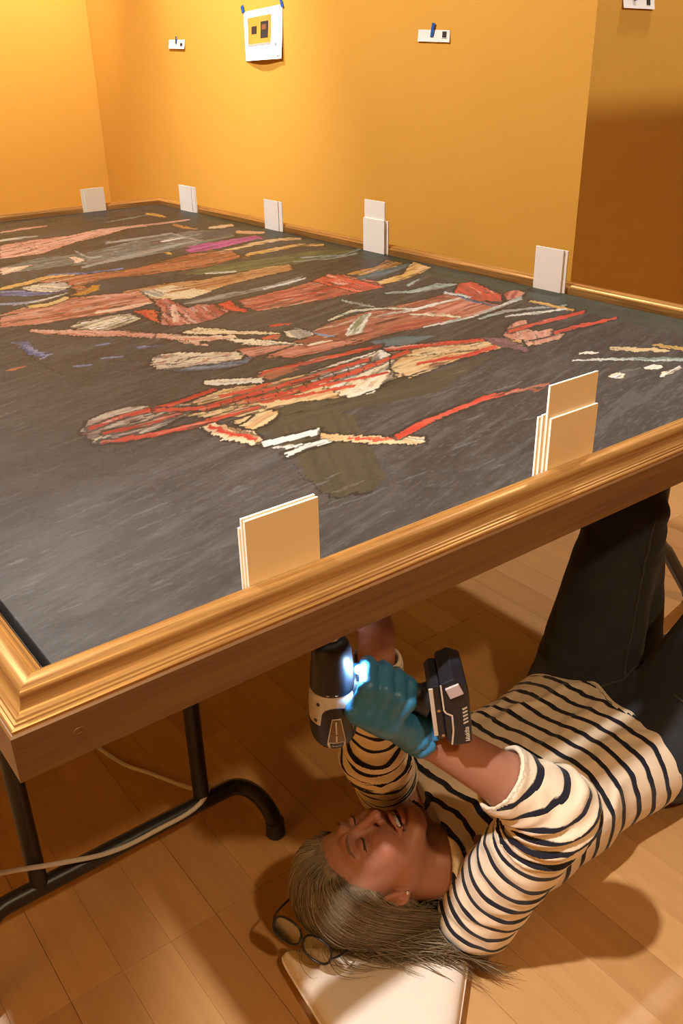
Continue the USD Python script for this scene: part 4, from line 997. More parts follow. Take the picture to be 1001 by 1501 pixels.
# stripes follow the cloth: they run round the body and dip into the folds
st = (1.10 - vv[:, 0] - 1.1 * folds(vv) + .010 * np.sin(vv[:, 1] * 20 + 1) - .10 * (vv[:, 1] - .15) + .18 * np.clip(vv[:, 1] - .15, -1, 1) * np.clip((.80 - vv[:, 0]) / .15, 0, 1)) / PERT - .45 + .75 * (meshkit.fbm(vv * [7, 30, 12], 3, 33) - .5)
e = hem(vv.astype(np.float32)); st = np.where(e > -.013, .6, st)
shirt = obj('shirt', sm, jersey, woman, smooth=True, attrs={'stripe': st}, label='cream shirt with navy stripes')
def sleeve(sh, el, cuff_end, rs, rc, name_off, seed):
    """upper arm, elbow and cuff of one sleeve, wrinkled at the bend"""
    ua, fa = (el - sh), (cuff_end - el); lu, lf = np.linalg.norm(ua), np.linalg.norm(fa); ua, fa = ua / lu, fa / lf
    e0, e1 = el - ua * min(.10, lu * .6), el + fa * min(.10, lf * .8); tt_ = np.linspace(0, 1, 24)[:, None]
    line = np.vstack([[sh - ua * .05, sh], (1 - tt_) ** 2 * e0 + 2 * tt_ * (1 - tt_) * el + tt_ ** 2 * e1, [cuff_end, cuff_end + fa * .05]]); seg = np.diff(line, axis=0); sl = np.linalg.norm(seg, axis=1); s0 = np.r_[0, np.cumsum(sl)] - .05
    def arc_len(p):
        best = np.full(len(p), 1e9); out = np.zeros(len(p))
        for i in range(len(seg)):
            t = np.clip(((p - line[i]) @ seg[i]) / sl[i] ** 2, 0, 1); d = ((p - line[i] - t[:, None] * seg[i]) ** 2).sum(1)
            m_ = d < best; best[m_] = d[m_]; out[m_] = s0[i] + t[m_] * sl[i]
        return out, None
    lu = s0[13]
    def field(p):
        s, w = arc_len(p)
        d = smin(cone(p, sh - ua * .01, el, rs[0], rs[1]), cone(p, el, cuff_end + fa * .03, rs[1] * .97, rc), .022)
        bend = np.exp(-((s - lu) / .055) ** 2); up_ = (p - sh) @ ua
        ph = meshkit.fbm(p * 18, 2, seed)
        d = d - bend * .0035 * np.sin(s * 330 + ph * 9) - .0016 * np.sin(s * 150 + ph * 12) - .0035 * (ph - .5)
        d = smax(d, (p - cuff_end) @ fa, .004)
        bore = np.linalg.norm(p - (el + ((p - el) @ fa)[:, None] * fa), axis=1) - (rc - .0045)
        d = smax(d, -np.maximum(bore, -((p - cuff_end) @ fa + .03)), .003)
        return d
    allp = np.vstack([sh, el, cuff_end]); m = surface_nets(field, allp.min(0) - .08, allp.max(0) + .08, .0036)
    v = np.array(m.vertices); s, w = arc_len(v)
    ph = meshkit.fbm(v * 10, 2, seed + 1)
    n_out = el - (sh + cuff_end) / 2; n_out /= np.linalg.norm(n_out); bis = (ua + fa) / np.linalg.norm(ua + fa)
    outer = np.clip(((v - el) @ n_out + .035) / .085, 0, 1)
    out = (s + .012 * (ph - .5)) / PER + name_off + 1.25 * outer * np.tanh(((v - el) @ bis) / .035)
    fe = (v - cuff_end) @ fa; inner = np.linalg.norm(v - (el + ((v - el) @ fa)[:, None] * fa), axis=1) < rc - .0025
    return m, np.where((fe > -.0035) | (inner & (fe > -.04)), .6, out)
m, s_ = sleeve(R_SH, R_EL, R_EL + (R_WR - R_EL) * .42, (.064, .056), .046, .30, 3)
obj('sleeve', m, jersey, shirt, smooth=True, attrs={'stripe': s_})
m, s_ = sleeve(L_SH, L_EL, L_EL + (L_WR - L_EL) * .80, (.060, .050), .0365, .10, 8); s_ = s_ * 1.3
obj('sleeve', m, jersey, shirt, smooth=True, attrs={'stripe': s_})

denim = mat('dark_denim', {'g': ('geometry', {}), 'm': ('mapping', {'scale': (1600, 1600, 500)}), 'n': ('noise_texture', {'scale': 1.0, 'detail': 2.0}), 'n2': ('noise_texture', {'scale': 9.0, 'detail': 4.0}),
    'r': ('rgb_ramp', {'ramp': [(0, (.016, .018, .022)), (.5, (.026, .028, .033)), (1, (.050, .054, .060))]}), 'b': ('bump', {'strength': .25, 'distance': .001}), 'p': ('principled_bsdf', {'roughness': .85, 'specular_ior_level': .2, 'sheen_weight': .1})},
    [('g.position', 'm.vector'), ('m.vector', 'n.vector'), ('g.position', 'n2.vector'), ('n2.fac', 'r.fac'), ('r.color', 'p.base_color'), ('n.fac', 'b.height'), ('b.normal', 'p.normal')])
def leg_lines():
    return ((HIP_L, KNEE_L, ANK_L), (HIP_R, KNEE_R, ANK_R))
def jeans_field(p):
    d = smax(torso(p, -.002, 1.03, 1.285, .04), 1.055 - p[:, 0], .006)
    d = smin(d, ell(p, (1.20, .255, .085), (.10, .115, .085)), .03); d = smin(d, ell(p, (1.20, .055, .085), (.10, .11, .085)), .03)
    for hp, kn, an in leg_lines():
        ph = meshkit.fbm(p * 11, 2, 14)
        a = cone(p, hp, kn, .110, .074); b = cone(p, kn, an + (kn - an) * .06, .070, .058)
        l = smin(a, b, .03) - .007 * (ph - .5)
        t = np.linalg.norm(p - kn, axis=1); l = l - .004 * np.exp(-(t / .10) ** 2) * np.sin(p[:, 2] * 120 + ph * 8)
        t = np.linalg.norm(p - hp, axis=1); l = l - .005 * np.exp(-(t / .13) ** 2) * np.sin((p[:, 2] - p[:, 0]) * 95 + ph * 9)
        d = smin(d, l, .025)
    return smax(d, -p[:, 2] + .001, .004)
jm = surface_nets(jeans_field, (1.03, -.16, -.012), (1.76, .42, .62), .0065)
jeans = obj('jeans', jm, denim, woman, smooth=True, label='dark charcoal jeans with bent knees')
seam_thread = plain('worn_seam', (.050, .048, .046), .8)
def on_field(fn, pts, off=.001, it=12):
    P = V(pts, np.float32)
    for _ in range(it):
        e_ = 1e-3; d = fn(P); g = np.stack([(fn(P + V([e_ if k == j else 0 for j in range(3)], np.float32)) - d) / e_ for k in range(3)], 1)
        g /= np.maximum(np.linalg.norm(g, axis=1, keepdims=True), 1e-6); P = P - g * (d - off)[:, None]
    return P
for hp, kn, an, sy in ((HIP_L, KNEE_L, ANK_L, -1), (HIP_R, KNEE_R, ANK_R, -1)):
    ln_ = [hp + (kn - hp) * t + V([-.02, sy * .098, .03]) for t in np.linspace(.12, .98, 34)]
    obj('seam', tube(on_field(jeans_field, ln_), .0022, 6), seam_thread, jeans)
fly = on_field(jeans_field, [V([1.11 + .10 * t, .165 - .015 * math.sin(t * 3), .215]) for t in np.linspace(0, 1, 20)])
obj('seam', tube(fly, .0022, 6), seam_thread, jeans)
pk = on_field(jeans_field, [V([1.13 + .05 * math.sin(t * 1.5), .02 + .06 * t - .04, .22]) for t in np.linspace(0, 1, 16)])
obj('pocket_edge', tube(pk, .0022, 6), seam_thread, jeans)
shoe_mat = plain('dark_shoe', (.02, .019, .02), .6); sole_mat = plain('pale_sole', (.5, .48, .45), .7)
for an in (ANK_L, ANK_R):
    f_ = lambda p: smax(union([cone(p, an + V([-.03, 0, -.036]), an + V([.05, 0, -.03]), .044, .046), cone(p, an + V([.05, 0, -.034]), an + V([.185, 0, -.050]), .044, .032), cone(p, an + V([-.01, 0, .03]), an + V([0, 0, -.03]), .046, .046)], .03), .016 - p[:, 2], .004)
    sh_ = obj('shoe', surface_nets(f_, an + V([-.10, -.08, -.09]), an + V([.25, .08, .10]), .006), shoe_mat, woman, smooth=True)
    g_ = lambda p: smax(smax(union([cone(p, an + V([-.03, 0, -.08]), an + V([.05, 0, -.08]), .046, .047), cone(p, an + V([.05, 0, -.08]), an + V([.187, 0, -.08]), .047, .035)], .03), p[:, 2] - .018, .003), .0005 - p[:, 2], .003)
    obj('sole', surface_nets(g_, an + V([-.10, -.08, -.09]), an + V([.25, .08, .0]), .006), sole_mat, sh_, smooth=30)

# blue nitrile glove over the right hand, its cuff wrinkled at the wrist
glove_mat = mat('nitrile', {'g': ('geometry', {}), 'n': ('noise_texture', {'scale': 70.0, 'detail': 4.0, 'distortion': .8}), 'b': ('bump', {'strength': .35, 'distance': .003}), 'p': ('principled_bsdf', {'base_color': (.030, .175, .35), 'roughness': .42, 'specular_ior_level': .45})},
    [('g.position', 'n.vector'), ('n.fac', 'b.height'), ('b.normal', 'p.normal')])
FA = (R_EL - R_WR) / np.linalg.norm(R_EL - R_WR)
def glove_field(p):
    d = right_hand(p) - .0034
    s = (p - R_WR) @ FA
    cuff = cone(p, R_WR - FA * .01, R_WR + FA * .045, .0300, .0335)
    d = smin(d, cuff, .012)
    d = d - .0013 * np.exp(-((s - .012) / .025) ** 2) * np.sin(s * 520 + 9 * meshkit.fbm(p * 30, 2, 2)) - .0020 * (meshkit.fbm(p * [70, 70, 110], 2, 7) - .5)
    d = smax(d, s - .024 - .004 * np.sin(np.arctan2((p - R_WR)[:, 2], (p - R_WR)[:, 0]) * 3), .002)
    bore = np.linalg.norm(p - (R_WR + s[:, None] * FA), axis=1) - .0290
    return smax(d, -np.maximum(bore, .010 - s), .002)
allp = np.vstack([R_WR + FA * .06, R_WR] + RK + [V(f) for fs in RF for f in fs] + R_TH)
obj('glove', surface_nets(glove_field, allp.min(0) - .03, allp.max(0) + .03, .0026), glove_mat, woman, smooth=True, label='blue nitrile glove on the hand round the drill grip')

# ------------------------------------------------------------------ face details
lash = plain('lashes', (.035, .02, .016), .7); brow_mat = plain('brow_hair', (.16, .085, .055), .8); tooth = plain('teeth', (.62, .55, .46), .3)
def face_curve(pts, r, lift, n=18):
    """a fine tube laid on the face along the points (head frame)"""
    P = curve([hw(q) for q in pts], n); P = on_field(head_field, P, lift); t = np.linspace(0, 1, n)
    return tube(P, r * (.35 + .65 * np.sin(np.pi * np.clip(t, .05, .95)) ** .6), 8)
for sx in (1, -1):
    obj('eyelashes', cat(face_curve([(sx * .0170, .079, -.0012), (sx * .0250, .083, -.0032), (sx * .0330, .083, -.0030), (sx * .0450, .075, .0008)], .0017, .0003), face_curve([(sx * .0330, .083, -.0030), (sx * .0400, .078, -.0018), (sx * .0480, .072, -.0030)], .0011, .0004)), lash, woman)
    obj('eyebrow', cat(face_curve([(sx * .0130, .087, .0175), (sx * .0260, .084, .0235), (sx * .0380, .075, .0235), (sx * .0470, .066, .0170)], .0028, -.0012), face_curve([(sx * .0150, .087, .0190), (sx * .0280, .083, .0250), (sx * .0400, .074, .0240)], .0020, -.0006)), brow_mat, woman)
tt = []
for i in range(-4, 4):
    a0, a1 = (i + .04) * .0052, (i + .96) * .0052; am = (a0 + a1) / 2
    yb_ = .0825 - 7.5 * am * am
    b = box(-.0024, -.002, -.0045, .0024, .002, .0045, .0008)
    b.apply_transform(trimesh.transformations.rotation_matrix(-math.atan(15 * am), [0, 0, 1])); b.apply_translation([am, yb_, -.0655]); b.apply_scale(1)
    b.vertices = (HO + (b.vertices * HS) @ HR.T); tt.append(b)
wr_m = plain('skin_crease', (.36, .155, .10), .6)
for sx in (1, -1):
    obj('smile_line', cat(*[face_curve(q, r_, .0001) for q, r_ in (([(sx * .0180, .080, .0065), (sx * .0270, .083, .0085), (sx * .0380, .079, .0070), (sx * .0440, .074, .0020)], .0005), ([(sx * .0470, .070, .0035), (sx * .0520, .062, .0060), (sx * .0565, .054, .0085)], .0004), ([(sx * .0475, .070, -.0010), (sx * .0530, .060, -.0010), (sx * .0580, .050, 0)], .0004), ([(sx * .0465, .070, -.0055), (sx * .0520, .061, -.0085), (sx * .0570, .052, -.0100)], .0004), ([(sx * .0180, .084, -.0110), (sx * .0280, .080, -.0135), (sx * .0390, .076, -.0115)], .0006))]), wr_m, woman)
obj('teeth', cat(*tt), tooth, woman, kind='stuff', label='row of upper teeth in the smile')
ear_r = trimesh.creation.icosphere(2, .0032); ear_r.apply_translation(hw((.0785, .000, -.0505)))
obj('earring', ear_r, plain('silver', (.8, .8, .82), .15, metal=1.0), woman, label='small silver stud in the ear lobe')
# ------------------------------------------------------------------ hair: a cap on the scalp and the strands combed back over it, spilling on the pillow
PIL = V([[.352, .190], [.603, .004], [.425, -.135], [.330, -.030]])
def pillow_top(p):
    """height of the cushion under a point: 0 outside"""
    # bilinear inverse by a few fixed-point steps
    s = np.full(len(p), .5); t = np.full(len(p), .5); A, B, C_, D = PIL[0], PIL[1], PIL[2], PIL[3]
    for _ in range(14):
        r = p[:, :2] - (A * ((1 - s) * (1 - t))[:, None] + B * (s * (1 - t))[:, None] + C_ * (s * t)[:, None] + D * ((1 - s) * t)[:, None])
        e1 = (B - A) * (1 - t)[:, None] + (C_ - D) * t[:, None]; e2 = (D - A) * (1 - s)[:, None] + (C_ - B) * s[:, None]
        det = e1[:, 0] * e2[:, 1] - e1[:, 1] * e2[:, 0]
        s = s + .8 * (r[:, 0] * e2[:, 1] - r[:, 1] * e2[:, 0]) / det; t = t + .8 * (e1[:, 0] * r[:, 1] - e1[:, 1] * r[:, 0]) / det
        s, t = np.clip(s, -.3, 1.3), np.clip(t, -.3, 1.3)
    k = np.clip(1 - (2 * s - 1) ** 6, 0, 1) * np.clip(1 - (2 * t - 1) ** 6, 0, 1)
    return .006 + .050 * k ** .5 * (k > 0)
pil_n = 48
u_ = np.sign(np.linspace(-1, 1, pil_n)) * np.abs(np.linspace(-1, 1, pil_n)) ** .55 * .5 + .5
s_, t_ = np.meshgrid(u_, u_); s_, t_ = s_.ravel(), t_.ravel()
def rnd_sq(s, t):   # round the four corners of the outline
    a, b = 2 * s - 1, 2 * t - 1; f = 1 - .030 * (np.abs(a) ** 6) * (np.abs(b) ** 6) - .035 * (np.abs(a) * np.abs(b)) ** 10
    return a * f / 2 + .5, b * f / 2 + .5
s2, t2 = rnd_sq(s_, t_)
xy = PIL[0] * ((1 - s2) * (1 - t2))[:, None] + PIL[1] * (s2 * (1 - t2))[:, None] + PIL[2] * (s2 * t2)[:, None] + PIL[3] * ((1 - s2) * t2)[:, None]
kk = (np.clip(1 - (2 * s_ - 1) ** 6, 0, 1) * np.clip(1 - (2 * t_ - 1) ** 6, 0, 1)) ** .42
dent = .010 * np.exp(-(((xy - V([.485, .105])) / .075) ** 2).sum(1))
wob = .0025 * (meshkit.fbm(np.c_[xy * 14, s_ * 0], 3, 2) - .5) * kk
top = np.c_[xy, .026 + .031 * kk - dent + wob]; bot = np.c_[xy, .026 - .0245 * kk]
pm = sheet_mesh(top, bot, pil_n, pil_n); trimesh.repair.fix_normals(pm)
pillow_mat = plain('cushion_cotton', (.80, .70, .60), .8, .2, bump=.08, scale=420)
po = thing('pillow', 'off-white flat cushion under the head of the person on the floor', 'pillow')
obj('cushion', pm, pillow_mat, po, smooth=True)
obj('piping', tube(np.vstack([(V([*xy[i], .026])) for i in np.r_[np.arange(pil_n), np.arange(1, pil_n) * pil_n + pil_n - 1, (pil_n - 1) * pil_n + np.arange(pil_n - 2, -1, -1), np.arange(pil_n - 2, -1, -1) * pil_n]]), .0022, 8), pillow_mat, po)

HLY = [-.12, -.07, -.045, -.020, .004, .020, .040, .060, .095]; HLZ = [-.085, -.080, -.066, -.030, -.012, .008, .040, .058, .065]
hairline = lambda q: q[:, 2] - np.interp(q[:, 1], HLY, HLZ)
def skull(q, g=0): return smin(ell(q, (0, -.014, .030), (.0735 + g, .090 + g, .084 + g)), ell(q, (0, -.03, -.03), (.062 + g, .062 + g, .07 + g)), .03)
def hair_cap_field(p):
    q = (p - HO.astype(np.float32)) @ HR.astype(np.float32) / HS
    n_ = meshkit.fbm(q * [60, 60, 60], 2, 3) - .5
    d = skull(q) - .0055 - .003 * n_
    d = smax(d, -(hairline(q) - .002) * .8, .010) * HS
    w = p.astype(np.float32)
    mass = union([cone(w, V([.440, .130, .078]), V([.495, .070, .076]), .024, .024), cone(w, V([.495, .070, .076]), V([.545, .045, .068]), .022, .010)], .03)
    mass = smax(mass, .050 - w[:, 2], .01)
    return smin(d, mass, .03)
hair_mats = [mat(f'hair_tone_{i}', {'n': ('noise_texture', {'scale': 1.0, 'detail': 3.0}), 'g': ('geometry', {}), 'm': ('mapping', {'scale': (60, 260, 260)}), 'r': ('rgb_ramp', {'ramp': [(.3, tuple(V(c) * .65)), (.7, c)]}), 'p': ('principled_bsdf', {'roughness': .42, 'specular_ior_level': .5})},
    [('g.position', 'm.vector'), ('m.vector', 'n.vector'), ('n.fac', 'r.fac'), ('r.color', 'p.base_color')]) for i, c in enumerate([(.250, .185, .110), (.350, .275, .180), (.170, .122, .070)])]
hcap = surface_nets(hair_cap_field, V([.34, -.06, .03]), V([.66, .29, .30]), .0042)
hair = obj('hair', hcap, hair_mats[0], woman, smooth=True, label='long greying blonde hair spread over the cushion')
rg = np.random.default_rng(4)
NS, NP, LEN = 8600, 28, .255
qs = rg.normal(size=(NS * 6, 3)); qs /= np.linalg.norm(qs, axis=1, keepdims=True)
ql = qs * [.0735, .090, .084] + [0, -.014, .030]
for _ in range(3):
    e_ = 1e-3; d = skull(ql.astype(np.float32)); gr = np.stack([(skull((ql + np.eye(3)[k] * e_).astype(np.float32)) - d) / e_ for k in range(3)], 1); ql = ql - gr * d[:, None]
keep = hairline(ql) > rg.normal(size=len(ql)) * .0025 + .001
edge = keep & (hairline(ql) < .022) & (ql[:, 1] > -.05)
qe = np.repeat(ql[edge], 3, axis=0); qe = qe + rg.normal(size=qe.shape) * .0015; qe = qe[hairline(qe) > 0][:2600]
# more roots along the hairline and towards the viewer's side
ql = np.vstack([ql[keep][:NS], qe]); NS = len(ql)
local = lambda p: (p - HO) @ HR / HS
p = HO + (ql * HS) @ HR.T; loc = ql
side = np.clip(loc[:, 0] / .05, -1, 1)
back = V([0, -1., 0]); d0 = np.c_[.55 * side, -.75 + 0 * side, .55 - 1.0 * np.abs(side) ** 1.5] + rg.normal(size=(NS, 3)) * .07
front = np.clip(loc[:, 1] / .06, 0, 1)[:, None]
clump = V([meshkit.fbm(ql * 34, 2, sd) - .5 for sd in (1, 2, 3)]).T
d0 = d0 + 1.0 * clump + front * V([.12, .1, .35])
dirw = d0 @ HR.T; dirw /= np.linalg.norm(dirw, axis=1, keepdims=True)
lift = (.004 + .009 * rg.random(NS) ** .8 + .004 * front[:, 0] * rg.random(NS))
P_ = np.empty((NS, NP, 3)); P_[:, 0] = p
lens = LEN * (.50 + .42 * rg.random(NS)); stepL = lens / (NP - 1)
floorz = None
for k in range(1, NP):
    t = k / (NP - 1)
    g = V([.80, -.22, -.50]) * (.10 + .30 * t) + clump * .12 * (1 - t)
    dirw = dirw + g; dirw /= np.linalg.norm(dirw, axis=1, keepdims=True)
    q = P_[:, k - 1] + dirw * stepL[:, None]
    for _ in range(2):
        l = local(q); sd = skull(l.astype(np.float32)) * HS; want = lift * min(1, t * 5) + .0005
        e_ = 2e-3; gr = np.stack([(skull((l + np.eye(3)[m] * e_).astype(np.float32)) * HS - sd) / (e_ * HS) for m in range(3)], 1) @ HR.T
        gr /= np.maximum(np.linalg.norm(gr, axis=1, keepdims=True), 1e-6)
        push = want - sd; near = (push > 0) | ((np.abs(push) < .010) & (t < .45))
        q = q + gr * (np.where(near, push, 0) * np.where(push > 0, 1, .5))[:, None]
    zt = np.maximum(pillow_top(q) + .002, .004) + .012 * rg.random(NS) * 0 + lift * 1.1
    low = q[:, 2] < zt; q[low, 2] = zt[low]
    mv = q - P_[:, k - 1]; dirw = mv / np.maximum(np.linalg.norm(mv, axis=1, keepdims=True), 1e-6); P_[:, k] = q
# loose lengths lying along the cushion towards the shoulder
NX = 1900; w0 = np.c_[rg.uniform(.425, .535, NX), np.zeros(NX), np.zeros(NX)]; f_ = (w0[:, 0] - .425) / .11
w0[:, 1] = .128 - .085 * f_ + rg.normal(size=NX) * .020 - .006; w0[:, 2] = .100 - .016 * f_ + rg.normal(size=NX) * .008
QX = np.empty((NX, NP, 3)); QX[:, 0] = w0; dx = V([.80, -.50, -.06]) + rg.normal(size=(NX, 3)) * [.10, .16, .08]; dx /= np.linalg.norm(dx, axis=1, keepdims=True); lx = rg.uniform(.08, .17, NX) / (NP - 1); bend = rg.normal(size=NX) * .02
for k in range(1, NP):
    dx = dx + V([.015, .0, -.035]); dx[:, 1] += bend; dx /= np.linalg.norm(dx, axis=1, keepdims=True)
    q = QX[:, k - 1] + dx * lx[:, None]; sd = local(q); s_k = skull(sd.astype(np.float32)) * HS; out_ = np.maximum(.006 - s_k, 0)
    cen = q - HO; q = q + cen / np.linalg.norm(cen, axis=1, keepdims=True) * out_[:, None]
    toS = q - R_SH; ds_ = np.linalg.norm(toS, axis=1, keepdims=True); q = np.where(ds_ < .074, R_SH + toS / ds_ * .074, q)
    zt = pillow_top(q) + .002 + .012 * rg.random(NX) * (k < 3) + (np.arange(NX) % 9) * .0009; q[:, 2] = np.maximum(q[:, 2], zt); QX[:, k] = q
P_ = np.vstack([P_, QX]); ql = np.vstack([ql, rg.normal(size=(NX, 3)) * .05]); NS = len(ql)
tone = np.clip(((meshkit.fbm(ql * 45, 2, 9) - .5) * 5 + rg.normal(size=NS) * .5 + 1.2), 0, 2.99).astype(int); tone = np.array([2, 0, 1])[tone]
for ti in range(3):
    sel = np.nonzero(tone == ti)[0]
    if len(sel) == 0: continue
    bc = UsdGeom.BasisCurves.Define(stage, numbered(path_of(hair), 'strands'))
    bc.CreateTypeAttr('linear'); bc.CreateCurveVertexCountsAttr(Vt.IntArray([NP] * len(sel)))
    bc.CreatePointsAttr(Vt.Vec3fArray.FromNumpy(P_[sel].reshape(-1, 3).astype(np.float32)))
    wd = np.interp(np.linspace(0, 1, NP), [0, .1, .7, 1], [.0008, .0013, .0011, .0003]); bc.CreateWidthsAttr(Vt.FloatArray.FromNumpy(np.tile(wd, len(sel)).astype(np.float32))); bc.SetWidthsInterpolation('vertex')
    UsdShade.MaterialBindingAPI.Apply(bc.GetPrim()).Bind(hair_mats[ti]); data(bc.GetPrim(), kind='stuff')

# ------------------------------------------------------------------ reading glasses pushed up on the crown
gl = thing('glasses', 'black-rimmed reading glasses pushed up on the crown of the head', 'glasses')
acetate = plain('black_acetate', (.012, .011, .014), .25)
lens_glass = mat('lens_glass', {'t': ('transparent_bsdf', {'color': (.93, .93, .90)}), 'g': ('glossy_bsdf', {'roughness': .03}), 'f': ('fresnel', {'IOR': 1.5}), 'x': ('mix_closure', {})}, [('f.fac', 'x.fac'), ('t.BSDF', 'x.closure1'), ('g.BSDF', 'x.closure2')], surface='x.closure')
G1, G2 = V([.3520, .1520, .1160]), V([.3720, .1020, .1080])
gx = (G2 - G1) / np.linalg.norm(G2 - G1); gn = V([-.88, -.05, .35]); gn -= gx * (gn @ gx); gn /= np.linalg.norm(gn); gy = np.cross(gn, gx)
def oval(c, n=44, a=.0245, b=.0185):
    th = np.linspace(0, 2 * np.pi, n, endpoint=False); e = lambda v: np.sign(v) * np.abs(v) ** .8
    return c + a * e(np.cos(th))[:, None] * gx + b * e(np.sin(th))[:, None] * gy
fr_parts = []
for c in (G1, G2):
    o_ = oval(c); o_ = np.vstack([o_, o_[:1], o_[1:2]]); fr_parts.append(tube(o_, .0017, 8, caps=False))
    ring = oval(c, 44, .0238, .0178); v_ = np.vstack([c - gn * .0004, ring - gn * .0004, c + gn * .0004, ring + gn * .0004]); n_ = 44
    f_ = [[0, 1 + (i + 1) % n_, 1 + i] for i in range(n_)] + [[n_ + 1, n_ + 2 + i, n_ + 2 + (i + 1) % n_] for i in range(n_)] + [q for i in range(n_) for q in ([1 + i, 1 + (i + 1) % n_, n_ + 2 + (i + 1) % n_], [1 + i, n_ + 2 + (i + 1) % n_, n_ + 2 + i])]
    obj('lens', trimesh.Trimesh(v_, f_, process=False), lens_glass, gl, smooth=False)
fr_parts.append(tube(curve([G1 + gx * .0235, (G1 + G2) / 2 + gy * .004 + gn * .001, G2 - gx * .0235], 10), .0017, 8))
obj('rim', cat(*fr_parts), acetate, gl, smooth=True)
for c, s in ((G1, -1), (G2, 1)):
    h0 = c + gx * .0245 * s
    path = curve([h0 + gn * .001, h0 + gx * .004 * s - gn * .006, h0 + gx * .010 * s - gn * .045, h0 + gx * .006 * s - gn * .095, h0 + gx * .0 - gn * .118 - gy * .012], 24)
    obj('temple_arm', tube(path, .0016, 8), acetate, gl)

# ------------------------------------------------------------------ cordless impact driver held in the glove
dr = thing('cordless_driver', 'black and white cordless impact driver with a lit work lamp, held upright under the frame', 'power drill', tuple(DRILL))
G0 = V([GG[0], GG[1], 0]); G0 /= np.linalg.norm(G0)
dark_rub = plain('tool_black_rubber', (.016, .016, .020), .5, .5, bump=.05, scale=600); tool_black = plain('tool_black_plastic', (.014, .014, .019), .32, .5)
tool_white = plain('tool_white_plastic', (.56, .50, .42), .45); tool_grey = plain('tool_print_grey', (.48, .42, .33), .5); lbl_brown = grainy('label_window', (.20, .12, .06), (.09, .055, .03), (300, 300, 300), .25, bump=0)
steel = plain('bit_steel', (.55, .54, .52), .25, metal=1.0)
def lathe(prof, n=48, sx=1.0, sy=1.0):
    m = trimesh.creation.revolve(V(prof, float), sections=n); m.apply_scale([sx, sy, 1]); return m
AX = frame_of(GS, np.cross(GU, GS), GU, [0, 0, 0])                 # local: x towards the viewer's side, z along the nose
side_dir = np.cross(GU, GS)
put = lambda m: moved(m, AX)
housing = [(0, -.031), (.0300, -.031), (.0306, -.029), (.0309, -.026), (.0312, -.010), (.0305, .006), (.0290, .016), (.0275, .0185), (0, .0185)]
obj('motor_housing', put(lathe(housing)), tool_white, dr, smooth=40)
rear = [(0, -.0705), (.0110, -.0703), (.0190, -.0685), (.0245, -.0640), (.0283, -.0570), (.0300, -.0480), (.0311, -.0300), (.0314, -.0270), (.0306, -.0262), (0, -.0262)]
obj('rear_cover', put(lathe(rear)), dark_rub, dr, smooth=40)
nose = [(0, .0180), (.0278, .0180), (.0290, .0205), (.0288, .0250), (.0275, .0400), (.0262, .0560), (.0250, .0700), (.0235, .0790), (.0200, .0850), (.0140, .0890), (0, .0890)]
obj('hammer_case', put(lathe(nose)), tool_black, dr, smooth=40)
obj('chuck_sleeve', put(lathe([(0, .0885), (.0112, .0885), (.0118, .0900), (.0118, .1080), (.0095, .1100), (0, .1100)], 32)), steel, dr, smooth=30)
obj('bit', put(lathe([(0, .1095), (.0036, .1095), (.0036, .1380), (.0024, .1430), (.0024, .1545), (0, .1560)], 6)), steel, dr, smooth=False)
def rad(z): return np.interp(z, [-.070, -.0685, -.064, -.057, -.048, -.044, -.03, -.01, .006, .016, .0185, .0205, .025, .04, .056, .07, .079], [.012, .019, .0245, .028, .0296, .030, .0308, .0312, .0305, .029, .0276, .029, .0288, .0275, .0262, .025, .0235])
def wrap(poly, proud, t=.0012, turn=0.0):
    """a polygon (arc length, height) laid round the driver's body"""
    m = trimesh.creation.extrude_polygon(sg.Polygon(poly) if not hasattr(poly, 'area') else poly, t, engine='earcut')
    v, f = trimesh.remesh.subdivide_to_size(m.vertices, m.faces, .004, max_iter=12)
    a = v[:, 0] / .031 + turn; r = rad(v[:, 1]) + proud - t + v[:, 2]
    return put(trimesh.Trimesh(np.c_[r * np.cos(a), r * np.sin(a), v[:, 1]], f, process=False))
th_ = np.linspace(0, np.pi, 15)
TURN = .12
arch = [(-.0215, -.0660)] + [(-.0215, -.03)] + [(-.0185 * np.cos(t), -.012 + .016 * np.sin(t) ** .8) for t in th_] + [(.0215, -.03), (.0215, -.0660)]
obj('side_cover', wrap(arch, .0010, turn=TURN), tool_black, dr, smooth=40)
trap = sg.Polygon([(-.0055, -.0115), (.0055, -.0115), (.0122, -.0515), (-.0122, -.0515)]); trap_in = trap.buffer(-.0012)
obj('label_border', wrap(trap.difference(trap_in), .0018, turn=TURN), tool_grey, dr, smooth=40)
obj('label_window', wrap(trap_in, .0014, turn=TURN), lbl_brown, dr, smooth=40, label='brown tinted window panel')
obj('label_stripe', wrap([(-.0016, -.016), (.0004, -.016), (.0006, -.036), (-.0012, -.036)], .0020, turn=TURN), tool_white, dr, smooth=40)
obj('label_stripe', wrap([(-.0012, -.039), (.0008, -.039), (.0008, -.049), (-.0010, -.049)], .0020, turn=TURN), tool_white, dr, smooth=40)
for a_, b_ in ((-.0125, -.0095), (.0095, .0125)):
    obj('rear_stripe', wrap([(a_, -.0525), (b_, -.0525), (b_ + .001, -.0640), (a_ + .0005, -.0640)], .0016, turn=TURN), tool_white, dr, smooth=40)
for i in range(3): obj('vent_mark', wrap([(-.006 + .0045 * i, -.0575), (-.003 + .0045 * i, -.0575), (-.003 + .0045 * i, -.0590), (-.006 + .0045 * i, -.0590)], .0016, turn=TURN), tool_grey, dr, smooth=40)
for a_, z_ in ((-.024, .006), (.0235, .005), (.0245, -.020), (-.0285, -.02), (.033, -.035)):
    c_ = sg.Point(a_, z_).buffer(.0024); obj('screw', wrap(c_, .0006, turn=TURN), tool_black, dr, smooth=False)
